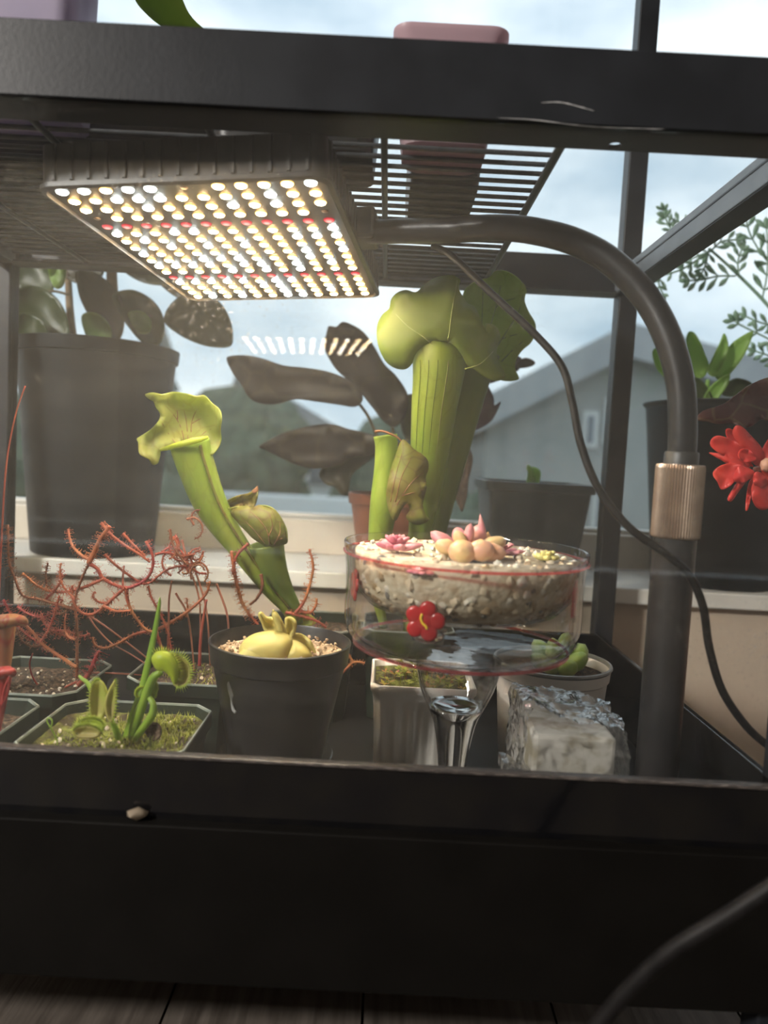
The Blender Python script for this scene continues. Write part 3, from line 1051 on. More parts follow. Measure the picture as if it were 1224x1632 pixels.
# front angle bar: face plate, and a flange with a bolt hole
fb = box('front_beam', TX0 + PW, TX1 - PW, 0.0, 0.0022, FZ0, FZ1, 'black_steel', st, bw=0.0006)
hx, hy, hr = 0.1318, 0.0262, 0.0042
q = 0.0045
FY0, FY1 = 0.0022, 0.034
mb = MB()
zt, zb = FZ0 + 0.0022, FZ0
nh = 20
ring = [(hx + hr * math.cos(2 * math.pi * i / nh), hy + hr * math.sin(2 * math.pi * i / nh)) for i in range(nh)]
sq = []
for i in range(nh):
    a = 2 * math.pi * i / nh
    m_ = max(abs(math.cos(a)), abs(math.sin(a)))
    sq.append((hx + 0.006 * math.cos(a) / m_, hy + 0.006 * math.sin(a) / m_))
v = [(a, b, zb) for a, b in ring] + [(a, b, zb) for a, b in sq] + [(a, b, zt) for a, b in ring] + [(a, b, zt) for a, b in sq]
f = []
for i in range(nh):
    j = (i + 1) % nh
    f += [(i, j, nh + j, nh + i), (2 * nh + i, 3 * nh + i, 3 * nh + j, 2 * nh + j), (i, 2 * nh + i, 2 * nh + j, j)]
mb.add(v, f)
mb.box(TX0 + PW, hx - .006, FY0, FY1, zb, zt)
mb.box(hx + .006, TX1 - PW, FY0, FY1, zb, zt)
mb.box(hx - .006, hx + .006, FY0, hy - .006, zb, zt)
mb.box(hx - .006, hx + .006, hy + .006, FY1, zb, zt)
obj('flange', mb.v, mb.f, 'black_steel', fb, smooth=False)


def scratch(pts, w, parent, Y):
    s = cr_open([(a, b, w * (0.4 + 0.6 * abs(math.sin(i * 2.1)))) for i, (a, b) in enumerate(pts)], 24)
    r_ = random.Random(int(pts[0][0]))
    v, f = [], []
    for i, (a, b, ww) in enumerate(s):
        e = ww * r_.uniform(.3, 1.0) if 0 < i < 23 else 0.1
        v += [P(a, b - e / 2, Y), P(a, b + e / 2, Y)]
    for i in range(23):
        f.append((2 * i, 2 * i + 1, 2 * i + 3, 2 * i + 2))
    o = obj('scratch', v, f, 'scratch', parent, smooth=False)
    solid(o, 0.0002, 1.0)


scratch([(862, 164), (890, 163), (915, 168), (947, 177)], 2.2, fb, -0.0003)
scratch([(792, 188), (850, 191), (905, 198), (960, 203), (1060, 206)], 1.3, fb, -0.0003)
for (a, b, fa, sg) in ((TX1 - 0.028, TX1 - 0.004, TX1 - 0.028, -1), (TX0 + 0.004, TX0 + 0.028, TX0 + 0.028, 1)):
    s_ = box('side_beam', a, b, PW, 0.412, FZ0, FZ0 + .0235, 'beam_sheen_grey', st, bw=0.0008)
    box('fold_seam', min(fa, fa + sg * .0006), max(fa, fa + sg * .0006), PW + .002, 0.41, FZ0 + 0.0150, FZ0 + 0.0165, 'black_steel', s_)
    box('under_strip', a + .001, b - .001, PW + .002, 0.41, FZ0 - 0.0008, FZ0, 'black_steel', s_)  # underside kept plain black, so the painted sheen stays on the sides
bb_ = box('back_beam', TX0 + PW, TX1 - PW, BY - 0.0022, BY, FZ0, FZ1 + .004, 'black_steel', st, bw=0.0006)
box('flange', TX0 + PW, TX1 - PW, 0.404, BY - 0.0022, FZ0, FZ0 + 0.0022, 'black_steel', bb_)
# tray: floor, four walls with a thin lip
tray = box('tray', TX0 + .006, TX1 - .022, 0.006, 0.410, TF - 0.006, TF, 'black_plastic', st)
box('tray_front', TX0 + .006, TX1 - .016, 0.0, 0.006, 0.168, RIM - .0025, 'black_gloss', tray)
box('tray_lip', TX0 + .006, TX1 - .016, -0.0015, 0.0062, RIM - .0025, RIM, 'rim_lip', tray, bw=0.001)
box('tray_back', TX0 + .006, TX1 - .022, 0.404, 0.410, TF, RIM, 'black_gloss', tray, bw=0.001)
box('tray_side', TX1 - .022, TX1 - .016, 0.0062, 0.410, TF - .006, RIM, 'black_gloss', tray, bw=0.001)
box('tray_side', TX0, TX0 + .006, 0.0062, 0.410, TF - .006, RIM, 'black_gloss', tray, bw=0.001)
box('apron', TX0 + .006, TX1 - .016, -0.009, 0.006, 0.0665, 0.168, 'black_board', st, bw=0.001)
box('glass_front', TX0 + .01, TX1 - .018, 0.0023, 0.0049, RIM, FZ0 - .0005, 'front_glass', st)
box('glass_back', TX0 + PW, TX1 - PW, 0.4195, 0.422, RIM, FZ0 - .0005, 'back_glass', st)

# pebble and crumbs on the ledge of the apron
pb = thing('pebble', 'small tan pebble lying on the ledge under the tray lip', 'pebble', P(219, 1296, -0.005))
pb.location.z = 0.168
ORG[pb] = Vector(pb.location)
me = pebble_mesh('stone', 'stone_tan', 5)
c = P(219, 1290, -0.005)
inst('stone', me, pb, (c.x, -0.0045, 0.1725), rot=(0.2, 0.1, 0.3), scale=(0.0075, 0.0036, 0.0046))

# ------------------------------------------------------------------ wire shelf lying on the flanges
ws = thing('wire_shelf', 'black wire rack lying across the top frame above the lamp', 'wire rack', (-0.17, 0.22, FZ0 + .0022))
WZ = FZ0 + 0.0022 + 0.0024
SX0, SX1 = -0.4325, 0.1015
v, f = tube_vf([(SX0, 0, 0), (SX1, 0, 0)], [0.0018, 0.0018], 8)
wm = mesh_data('wire', v, f, 'wire_steel', flat_angle=60)
y = 0.0665 - 0.0166 * 2
k = 0
while y < 0.412:
    inst('wire', wm, ws, (0, y, WZ + 0.0042))
    y += 0.0166
    k += 1
for x in (SX1 - .114 * 1, SX1 - .114 * 2, SX1 - .114 * 3, SX1 - .114 * 4):
    v, f = tube_vf([(x, 0.026, WZ), (x, 0.416, WZ)], [0.0024] * 2, 8)
    obj('cross_bar', v, f, 'wire_steel', ws, flat_angle=60)
pth = [(SX0, 0.03, WZ), (SX1 - .008, 0.03, WZ), (SX1 - .002, 0.033, WZ), (SX1, 0.04, WZ), (SX1, 0.41, WZ), (SX1 - .002, .415, WZ), (SX1 - .01, .417, WZ), (SX0, .417, WZ)]
v, f = tube_vf(pth, [0.0031] * len(pth), 10)
obj('frame', v, f, 'wire_steel', ws, flat_angle=60)
# ================================================================== GROW LAMP
lp = thing('grow_lamp', 'lit LED panel grow light on a black gooseneck arm and pole', 'grow lamp', (0.2005, 0.052, TF))
LU = Vector((0.99274605, -0.11131477, 0.0454346)).normalized()
LV = Vector((0.11369034, 0.99207157, -0.05355853)).normalized()
LN = LU.cross(LV).normalized()
LV = LN.cross(LU)
LC = Vector((-0.12117, 0.16971, 0.56254)) - LU * 0.0065


def lw(a, b, c):
    return LC + LU * a + LV * b + LN * c


HW, HD, HH = 0.0985, 0.1365, 0.0300


def lamp_loop(hx_, hy_, r, z):
    return [lw(p[0], p[1], z) for p in rsq_loop(0, 0, 0, hx_, hy_, r)]


v, f = loft([lamp_loop(HW - .004, HD - .004, .010, 0.0035), lamp_loop(HW - .003, HD - .003, .012, 0.0), lamp_loop(HW, HD, .012, 0.001), lamp_loop(HW, HD, .012, 0.004),
             lamp_loop(HW - .002, HD - .002, .010, 0.005), lamp_loop(HW - .003, HD - .003, .006, HH), lamp_loop(HW - .006, HD - .006, .006, HH + .001)])
hs_ = obj('housing', v, f, 'lamp_black', lp, flat_angle=35)
# cooling ribs on the sides
rb = mesh_data('cooling_rib', *box_vf(-0.0011, 0.0011, -0.0016, 0.0016, 0.0055, HH - .001), 'lamp_black', smooth=False)
RM = Matrix((LU, LV, LN)).transposed()
re = RM.to_euler()
re90 = (RM @ Matrix.Rotation(math.pi / 2, 3, 'Z')).to_euler()
for i in range(15):
    inst('cooling_rib', rb, hs_, lw(-HW + .014 + i * (2 * HW - .028) / 14, -HD + .0022, 0), re)
for i in range(20):
    inst('cooling_rib', rb, hs_, lw(HW - .0022, -HD + .014 + i * (2 * HD - .028) / 19, 0), re90)
v, f = loft([lamp_loop(HW - .0045, HD - .0045, .0095, 0.0024), lamp_loop(HW - .0045, HD - .0045, .0095, 0.0036)])
bd = obj('led_board', v, f, 'board_dark', lp, smooth=False)


def led_mesh(name, m):
    prof = [(0.0, -0.0016), (LED_R * .5, -0.0014), (LED_R * .85, -0.0008), (LED_R, 0.0)]
    v, f = [], []
    sg = 14
    v.append((0, 0, prof[0][1]))
    for r, z in prof[1:]:
        for k in range(sg):
            v.append((r * math.cos(2 * math.pi * k / sg), r * math.sin(2 * math.pi * k / sg), z))
    for k in range(sg):
        f.append((0, 1 + (k + 1) % sg, 1 + k))
    for j in range(2):
        for k in range(sg):
            k2 = (k + 1) % sg
            f.append((1 + j * sg + k, 1 + j * sg + k2, 1 + (j + 1) * sg + k2, 1 + (j + 1) * sg + k))
    f.append(tuple(1 + 2 * sg + k for k in range(sg)))
    return mesh_data(name, v, f, m)


LEDS = {'w': led_mesh('led_warm', 'led_warm'), 'c': led_mesh('led_cool', 'led_cool'), 'r': led_mesh('led_red', 'led_red')}
r_ = random.Random(4)
for row in range(17):
    for colm in range(12):
        if row == 0 and colm in (5, 6): continue
        if row == 3 and colm in (0, 11): continue
        a = -0.0845 + 0.01536 * colm
        b = -0.1245 + 0.01555 * row
        if row in (4, 12):
            kd = 'r'
        else:
            kd = 'c' if r_.random() < 0.27 else 'w'
        inst('led', LEDS[kd], bd, lw(a, b, 0.0023), re)
# screws of the board
v, f = lathe_vf([(0, -0.0008), (.002, -.0006), (.0026, 0)], (0, 0), 12)
sc = mesh_data('screw', v, f, 'bronze')
for a, b in ((0, -0.1245), (-.0845, -.078), (.0845, -.078), (0, 0.1235)):
    if (a, b) == (0, 0.1235): continue
    inst('screw', sc, bd, lw(a, b, 0.0023), re)
# swivel bracket on top and the gooseneck
pts = [(560, 360, 0.165, 20), (590, 369, 0.155, 20), (650, 368, 0.14, 20), (720, 367, 0.12, 20), (790, 363, 0.105, 20), (850, 368, 0.094, 20.5), (915, 385, 0.084, 21), (975, 418, 0.075, 22),
       (1030, 475, 0.066, 22.5), (1065, 540, 0.058, 22.5), (1084, 610, 0.053, 22), (1088, 680, 0.051, 21.8), (1086, 735, 0.051, 21.8)]
s = cr_open(pts, 70)
w = np.array([P(a, b, c) for a, b, c, _ in s])
w[-10:, 0] = w[-10:, 0] * 0.5 + 0.1985 * 0.5 if False else w[-10:, 0]
v, f = tube_vf(w, [0.0094] * 70, 20)
obj('gooseneck', v, f, 'gooseneck_black', lp)
v, f = loft([[Vector(P(578, 362, .16)) + LU * a * .012 + LN * b * .014 + LV * z for a, b in ((-1, -1), (1, -1), (1, .8), (-1, .8))] for z in (-.016, .016)])
bev(obj('swivel_joint', v, f, 'lamp_black', lp, smooth=False), .003)
PXC, PYC = 0.1975, 0.051
c0 = P(1087, 726, PYC)
cx = 0.1985
lathe('ferrule', [(.0106, 0.4035), (.0112, .404), (.0112, .415), (.0106, .416)], (cx, PYC), 'lamp_black', lp, 28)
# knurled bronze collar
nk = 54
prof = [(.0140, .3575), (.0158, .3585), (.0160, .3600), (.0160, .4050), (.0157, .4068), (.0148, .4075), (.010, .4075)]
v, f = [], []
for r, z in prof:
    for k in range(nk * 2):
        a = 2 * math.pi * k / (nk * 2)
        rr = r - (0.0007 if (k % 2 and r > .0155) else 0)
        v.append((cx + rr * math.cos(a), PYC + rr * math.sin(a), z))
m2 = nk * 2
for i in range(len(prof) - 1):
    for k in range(m2):
        f.append((i * m2 + k, i * m2 + (k + 1) % m2, (i + 1) * m2 + (k + 1) % m2, (i + 1) * m2 + k))
f.append(tuple(range(m2))[::-1]); f.append(tuple((len(prof) - 1) * m2 + k for k in range(m2)))
tag(obj('collar', v, f, 'bronze', lp, smooth=False), 'knurled bronze clamp collar')
lathe('pole', [(.0141, TF + .006), (.0141, .358), (.013, .3585)], (cx, PYC), 'gooseneck_black', lp, 32)
lathe('base', [(.0165, TF), (.0165, TF + .004), (.0141, TF + .0065)], (cx, PYC), 'lamp_black', lp, 32)
# lamp cord
pts = [(690, 392, 0.150), (712, 402, 0.140), (735, 421, 0.125), (790, 474, 0.10), (850, 530, 0.085), (895, 583, 0.072), (912, 640, 0.060), (925, 705, 0.050), (952, 775, 0.040), (1000, 838, 0.03), (1060, 882, 0.026), (1097, 915, 0.026), (1120, 965, 0.028), (1130, 1030, 0.031), (1150, 1098, 0.034), (1185, 1152, 0.038), (1222, 1187, 0.044), (1270, 1218, 0.055), (1300, 1236, 0.07)]
s = cr_open(pts, 110)
w = [P(a, b, c) for a, b, c in s]
v, f = tube_vf(w, [0.0027] * 110, 10)
obj('power_cord', v, f, 'cord_black', lp)

# cable hanging in front of the stand, down to the floor
pts = [(1330, 1345, -0.11), (1280, 1380, -0.11), (1224, 1418, -0.11), (1150, 1466, -0.105), (1085, 1505, -0.10), (1035, 1545, -0.095), (985, 1595, -0.09), (945, 1645, -0.085), (915, 1690, -0.08)]
s = cr_open(pts, 60)
w = [P(a, b, c) for a, b, c in s]
e = w[-1]
w += [Vector((e.x - .01, e.y + .005, .07)), Vector((e.x - .018, e.y + .01, .02)), Vector((e.x - .025, e.y + .012, 0.0042)), Vector((e.x - .05, e.y + .015, 0.0042)), Vector((e.x - .12, e.y - .0, 0.0042))]
wa = cr_open([tuple(q) for q in w], 110)
wa[:, 2] = np.maximum(wa[:, 2], 0.0042)
v, f = tube_vf(wa, [0.0042] * 110, 12)
o = obj('cable', v, f, 'cord_black', None)
tag(o, 'thick black cable hanging in front of the dark apron near the floor', 'cable')
# ================================================================== POTS AND PLANTS IN THE TRAY
def oct_pot(name, label, cx, cy, hx, hy, cut, z0, z1, cat='potted plant', soil_m='soil', soil_z=None, seed=1, soil_name='soil', taper=.82, edge='pot_edge', group=None):
    t = thing(name, label, cat, (cx, cy, z0), group)
    w = 0.0016
    lo = [oct_loop(cx, cy, z0 + .004, (hx - w * 2) * taper, (hy - w * 2) * taper, cut * taper),
          oct_loop(cx, cy, z1 - .003, hx - w, hy - w, cut)]
    loops = [oct_loop(cx, cy, z0, hx * taper, hy * taper, cut * taper), oct_loop(cx, cy, z1 - .012, hx - .0025, hy - .0025, cut),
             oct_loop(cx, cy, z1 - .0118, hx, hy, cut), oct_loop(cx, cy, z1 - .0015, hx, hy, cut), oct_loop(cx, cy, z1 - .0015, hx - w, hy - w, cut), lo[0]]
    v, f = loft(loops)
    obj('pot', v, f, 'green_plastic', t, smooth=False)
    # pale upper edge of the pot
    v, f = loft([oct_loop(cx, cy, z1 - .0015, hx, hy, cut), oct_loop(cx, cy, z1, hx - .0003, hy - .0003, cut), oct_loop(cx, cy, z1, hx - w + .0003, hy - w + .0003, cut), oct_loop(cx, cy, z1 - .0015, hx - w, hy - w, cut)], False, False)
    obj('pot_rim', v, f, edge, t, smooth=False)
    sz = soil_z if soil_z is not None else z1 - .012
    k = taper + (1 - taper) * (sz - z0) / (z1 - z0)
    disc_soil(soil_name, oct_loop(cx, cy, sz, (hx - w) * k, (hy - w) * k, cut * k), soil_m, t, seed=seed)
    return t


def scatter(cx, cy, hx, hy, z, n, r0, r1, seed, zj=0.001):
    r_ = random.Random(seed)
    return [(cx + r_.uniform(-hx, hx), cy + r_.uniform(-hy, hy), z + r_.uniform(0, zj), r_.uniform(r0, r1)) for _ in range(n)]


def pitcher_vf(pts, n=40, seg=20, keel=0.0):
    w, r = path_px(pts, n)
    return tube_vf(w, r, seg, cap=False)


def pitcher(name, pts, material, parent, n=40, seg=20):
    """hollow trumpet leaf, open at the top"""
    v, f = pitcher_vf(pts, n, seg)
    o = obj(name, v, f, material, parent)
    solid(o, 0.0009, -1)
    return o


def rib_on(name, pts, u, t0, t1, r, material, parent, n=40):
    """raised rib that runs up the front of a trumpet leaf, u across its width (-1..1)"""
    s_ = cr_open(pts, n)
    w = []
    for a, b, c, d in s_[int(t0 * n):int(t1 * n)]:
        w.append(tuple(P(a + u * d, b, c - math.sqrt(max(0, 1 - u * u)) * d * pxm(c))))
    v, f = tube_vf(w, [r * pxm(pts[0][2])] * len(w), 7)
    return obj(name, v, f, material, parent)


# ---- Venus flytrap
FX, FY, FH = -0.1785, 0.0605, 0.054
ft = oct_pot('potted_flytrap', 'Venus flytrap with lime traps in a square dark green pot at the front', FX, FY, .056, .052, .013, TF, .2035, soil_m='soil_moss', soil_z=.195, seed=3)
pebbles_joined('perlite', scatter(FX, FY, .045, .042, .1955, 70, .0008, .0022, 5), 'soil_perlite', ft, 4)
r_ = random.Random(8)
sp = []
for _ in range(900):
    x, y = FX + r_.gauss(.026, .016), FY + r_.gauss(.008, .02)
    if abs(x - FX) < .048 and abs(y - FY) < .044:
        sp.append(((x, y, .195), (x + r_.uniform(-.003, .003), y + r_.uniform(-.003, .003), .195 + r_.uniform(.002, .008))))
for _ in range(260):
    x, y = FX + r_.uniform(-.046, .01), FY + r_.gauss(-.02, .014)
    if abs(y - FY) < .044:
        sp.append(((x, y, .195), (x + r_.uniform(-.004, .004), y + r_.uniform(-.003, .003), .195 + r_.uniform(.001, .004))))
spikes_joined('moss', sp, 'moss_green', ft, .0005)


def trap_lobe(outline, Y, m, parent, teeth, bulge=.003, tdir=(0, -1), tl=9, tilt=(0, 0), thick=.0016):
    """one half of a trap with bristles along its free edge (indices of the outline)"""
    o = sheet('trap_lobe', outline, Y, m, parent, bulge=bulge, thick=thick, tilt=tilt)
    rim = cr_closed(outline, 90)
    cx, cy = rim.mean(0)
    i0, i1 = teeth
    n = len(outline)
    sp = []
    a, b = int(i0 / n * 90), int(i1 / n * 90)
    for i in range(a, b + 1, 2):
        p = rim[i % 90]
        q = rim[(i + 1) % 90]
        tx, ty = q[0] - p[0], q[1] - p[1]
        l = math.hypot(tx, ty) + 1e-6
        nx, ny = ty / l, -tx / l
        if (p[0] - cx) * nx + (p[1] - cy) * ny < 0: nx, ny = -nx, -ny
        s_ = rng.uniform(.75, 1.15) * tl * 1.35
        k = pxm(Y)
        yt = Y + tilt[0] * (p[0] - cx) * k + tilt[1] * (p[1] - cy) * k
        sp.append((P(p[0] - nx, p[1] - ny, yt), P(p[0] + nx * s_, p[1] + ny * s_, yt - .001)))
    t = spikes_joined('bristles', sp, 'trap_green' if m == 'trap_inner' else m, o, .0007)
    return o


# trap standing open left of the stalk (two upright lobes)
trap_lobe([(147, 1152), (143, 1125), (144, 1100), (150, 1087), (158, 1084), (166, 1092), (171, 1108), (168, 1132), (160, 1148)], .046, 'trap_inner', ft, (0, 4), .004, tl=5)
trap_lobe([(170, 1112), (176, 1096), (183, 1084), (185, 1100), (184, 1125), (180, 1148), (176, 1150), (170, 1138), (168, 1124)], .044, 'trap_inner', ft, (2, 6), .004, tl=5)
tube_px('petiole', [(147, 1104, .05, 3.6), (139, 1088, .052, 3.4), (131, 1082, .053, 3), (126, 1077, .054, 2.2)], 'petiole_green', ft, 12, 8)
tube_px('petiole', [(197, 1192, .05, 4), (190, 1178, .05, 5.5), (183, 1160, .047, 5), (176, 1146, .046, 3)], 'petiole_green', ft, 14, 8)
# low trap lying on the soil
trap_lobe([(117, 1164), (126, 1158), (140, 1156), (154, 1160), (160, 1166), (155, 1174), (138, 1176), (122, 1174)], .024, 'trap_inner', ft, (0, 4), .003, tl=6)
trap_lobe([(122, 1155), (134, 1147), (148, 1145), (160, 1149), (165, 1157), (160, 1166), (150, 1162), (134, 1159)], .030, 'trap_green', ft, (0, 4), .003, tl=7)
# big lime trap held up on the right
trap_lobe([(243, 1052), (247, 1042), (258, 1038), (270, 1041), (279, 1051), (284, 1066), (282, 1084), (277, 1090), (272, 1078), (262, 1069), (250, 1066)], .050, 'trap_lime', ft, (1, 6), -.004, tl=8)
trap_lobe([(272, 1044), (284, 1044), (296, 1052), (304, 1066), (302, 1082), (294, 1092), (282, 1094), (277, 1089), (281, 1074), (280, 1058)], .052, 'trap_inner', ft, (0, 6), .004, tl=8)
tube_px('petiole', [(206, 1185, .056, 6), (218, 1150, .055, 7), (232, 1110, .054, 7.5), (243, 1082, .053, 7), (256, 1071, .052, 5)], 'petiole_green', ft, 20, 10)
tube_px('petiole', [(214, 1180, .052, 5), (228, 1160, .050, 6), (242, 1140, .049, 6.5), (244, 1122, .050, 5), (238, 1112, .052, 4)], 'petiole_green', ft, 18, 10)
trap_lobe([(218, 1110), (217, 1101), (224, 1096), (234, 1096), (242, 1103), (241, 1112), (232, 1112)], .058, 'trap_lime', ft, (0, 3), .003, tl=3)
trap_lobe([(241, 1108), (240, 1094), (243, 1084), (248, 1088), (250, 1100), (247, 1112)], .057, 'trap_green', ft, (2, 4), .003, tl=3)
# tall narrow flower-stalk-like leaf
sheet('blade_leaf', [(203, 1186), (196, 1176), (206, 1140), (222, 1095), (238, 1030), (248, 985), (254, 953), (256, 962), (251, 1000), (243, 1045), (231, 1100), (221, 1145), (213, 1182)], .060, 'petiole_green', ft, fold=-.5, axis=((205, 1180), (255, 955)), thick=.0016)
sheet('blade_leaf', [(211, 1184), (206, 1165), (214, 1135), (226, 1112), (230, 1116), (224, 1150), (219, 1182)], .054, 'petiole_green', ft, fold=.4, axis=((213, 1184), (228, 1112)), thick=.0016)
# thin curled tendril at the left
tube_px('tendril', [(92, 1190, .03, 1.1), (90, 1178, .03, 1.1), (84, 1166, .03, 1.1), (80, 1158, .03, 1.1), (75, 1150, .031, 1.1), (77, 1144, .031, 1.1), (83, 1148, .030, 1.1), (82, 1157, .029, 1.1), (78, 1159, .029, 1.0)], 'petiole_green', ft, 26, 6)
# dead black trap
sheet('dead_trap', [(232, 1168), (236, 1156), (248, 1152), (256, 1160), (255, 1174), (244, 1180)], .05, 'soil', ft, bulge=.004)

# ---- front-left pot with small red trumpets
fl = oct_pot('potted_pitcher', 'square dark pot of small red pitchers at the lower left edge', -0.3095, 0.0610, .0565, .0500, .013, TF, .2015, seed=5, soil_m='soil', soil_z=.189)
pebbles_joined('perlite', scatter(-.309, .061, .045, .04, .1895, 60, .0008, .0022, 6), 'soil_perlite', fl, 5)
# trumpet leaves (left edge of the picture)
pitcher('pitcher', [(-8, 1178, .07, 4), (-4, 1130, .075, 7), (3, 1085, .08, 10), (5, 1045, .082, 14), (4, 1010, .083, 19), (2, 993, .083, 24)], 'pitcher_red', fl, 30, 16)
sheet('pitcher_hood', [(-30, 996), (-10, 984), (15, 979), (34, 981), (43, 987), (42, 996), (28, 996), (8, 1000), (-14, 1004)], .075, 'pitcher_red', fl, bulge=-.006, ruffle=.003, thick=.0015)
pitcher('pitcher', [(-6, 1186, .05, 3), (-2, 1150, .052, 6), (3, 1110, .054, 9), (5, 1085, .055, 12), (4, 1072, .055, 16)], 'pitcher_crimson', fl, 24, 14)
sheet('pitcher_hood', [(-16, 1074), (-2, 1065), (14, 1063), (24, 1068), (23, 1076), (8, 1079), (-8, 1082)], .048, 'pitcher_crimson', fl, bulge=-.004, ruffle=.002, thick=.0015)
sheet('wing_leaf', [(13, 1080), (16, 1078), (14, 1100), (6, 1122), (2, 1122), (6, 1100)], .046, 'pitcher_crimson', fl, bulge=.002)

# ---- forked sundews
def hairy(name, pts, material, parent, Y=None, r=1.6, hair=7, dens=2.4, n=46, dy=None, seed=1, tip=None):
    """sticky sundew leaf: thin arching strand set with fine tentacles"""
    r_ = random.Random(seed)
    full = []
    m = len(pts)
    for i, q in enumerate(pts):
        if len(q) == 3:
            full.append((q[0], q[1], q[2], 1.12 * r * (1 - .35 * i / max(1, m - 1))))
        else:
            yy = Y if dy is None else Y + dy * i / max(1, m - 1)
            full.append((q[0], q[1], yy, 1.12 * r * (1 - .35 * i / max(1, m - 1))))
    w, rr = path_px(full, n)
    v, f = tube_vf(w, rr, 7)
    mb = MB().add(v, f)
    if hair:
        L_ = np.cumsum(np.r_[0, np.linalg.norm(np.diff(w, axis=0), axis=1)])
        k = pxm(full[0][2])
        cnt = int(L_[-1] / k * dens / 2.2)
        for j in range(cnt):
            t = L_[-1] * (j + r_.random()) / max(cnt, 1)
            i = min(max(np.searchsorted(L_, t) - 1, 0), n - 2)
            u = (t - L_[i]) / (L_[i + 1] - L_[i] + 1e-9)
            b = Vector(w[i] * (1 - u) + w[i + 1] * u)
            T = Vector(w[i + 1] - w[i]).normalized()
            d = Vector((r_.gauss(0, 1), r_.gauss(0, 1), r_.gauss(0, 1)))
            d = (d - T * d.dot(T)).normalized()
            l = hair * 1.5 * k * r_.uniform(.6, 1.15)
            e = b + d * l
            wd = .62 * k
            a = T.cross(d).normalized() * wd
            c = T * wd
            mb.add([b + a + c, b - a + c, b - a - c, b + a - c, e], [(0, 1, 4), (1, 2, 4), (2, 3, 4), (3, 0, 4)])
            g_ = .95 * k
            mb.add([e + a.normalized() * g_, e - a.normalized() * g_, e + T * g_, e - T * g_, e + d * g_, e - d * g_],
                   [(0, 2, 4), (2, 1, 4), (1, 3, 4), (3, 0, 4), (2, 0, 5), (1, 2, 5), (3, 1, 5), (0, 3, 5)])
    return obj(name, mb.v, mb.f, material, parent)


def c12(l):
    return [(x / 3.6, 800 + y / 3.6) for x, y in l]


sl = oct_pot('potted_sundew', 'red forked sundew in the square pot behind the small red pitchers', -0.2925, 0.1730, .0525, .0520, .014, TF, .2015, seed=7, soil_m='soil', soil_z=.192)
pebbles_joined('perlite', scatter(-.2925, .173, .04, .04, .1925, 60, .0008, .002, 8), 'soil_perlite', sl, 6)
Y1 = .165
HL = [
    ('sundew_brown', [(440, 1010), (442, 900), (440, 700), (430, 560), (470, 440), (510, 350)], 2.4, 4),
    ('sundew_orange', [(510, 350), (545, 280), (572, 220), (600, 180), (630, 140)], 4.0, 9),
    ('sundew_orange', [(520, 335), (460, 300), (410, 240), (390, 155)], 2.4, 5),
    ('sundew_red', [(510, 350), (560, 385), (595, 440), (700, 490), (780, 480), (850, 430), (878, 360), (870, 290), (835, 225)], 2.8, 6),
    ('sundew_orange', [(595, 440), (480, 490), (380, 515), (280, 510), (200, 470), (130, 408)], 2.4, 6),
    ('sundew_orange', [(720, 490), (640, 560), (560, 630), (500, 645), (450, 620), (420, 560), (415, 480)], 2.6, 6),
    ('sundew_orange', [(720, 490), (740, 590), (790, 680), (850, 740), (895, 740)], 2.6, 4),
    ('sundew_brown', [(440, 620), (340, 590), (230, 560), (130, 535), (85, 440), (50, 330), (45, 130)], 2.4, 7),
    ('sundew_orange', [(440, 950), (350, 890), (250, 820), (190, 750), (130, 690)], 2.8, 4),
    ('sundew_brown', [(250, 820), (190, 830), (125, 795), (95, 720)], 1.8, 6),
    ('sundew_red', [(440, 1030), (380, 1060), (310, 1090), (240, 1070), (190, 1010), (170, 930), (188, 868)], 1.8, 0),
    ('sundew_red', [(450, 1050), (510, 985), (545, 905), (570, 855)], 4.0, 10),
    ('sundew_orange', [(640, 575), (580, 578), (540, 555), (535, 530), (545, 515)], 1.8, 3),
    ('sundew_orange', [(590, 595), (660, 625), (750, 625)], 2.4, 5),
    ('sundew_orange', [(430, 560), (360, 480), (345, 400), (350, 350)], 1.7, 4),
    ('sundew_brown', [(300, 640), (360, 640), (410, 600), (430, 560)], 1.8, 4),
    ('sundew_red', [(440, 780), (360, 765), (300, 740), (250, 690), (240, 640)], 1.9, 7),
    ('sundew_red', [(260, 560), (320, 500), (355, 440), (345, 400)], 1.9, 6),
    ('sundew_orange', [(430, 790), (390, 770), (370, 710), (380, 640)], 1.9, 4),
    ('sundew_red', [(290, 740), (380, 740), (460, 770), (515, 755)], 1.9, 7),
    ('sundew_red', [(20, 560), (60, 640), (110, 720), (180, 780), (290, 850)], 1.6, 6),
    ('sundew_red', [(235, 800), (275, 740), (300, 680), (325, 600), (340, 540)], 2.0, 7),
    ('sundew_red', [(100, 600), (160, 640), (230, 660), (300, 640), (360, 560)], 1.7, 6),
    ('sundew_brown', [(270, 490), (262, 420), (275, 350)], 1.6, 5),
]
for i, (m_, l_, r0, hr_) in enumerate(HL):
    hairy('sundew_leaf', c12(l_), m_, sl, Y1 + (0 if i < 8 else random.Random(i).uniform(-.02, .03)), r0, hr_, seed=i, dy=random.Random(i + 50).uniform(-.012, .012))
hairy('flower_stalk', [(-6, 1075), (-2, 960), (3, 850), (10, 740), (25, 660), (40, 615)], 'sundew_red', sl, .16, 1.6, 0, seed=99)

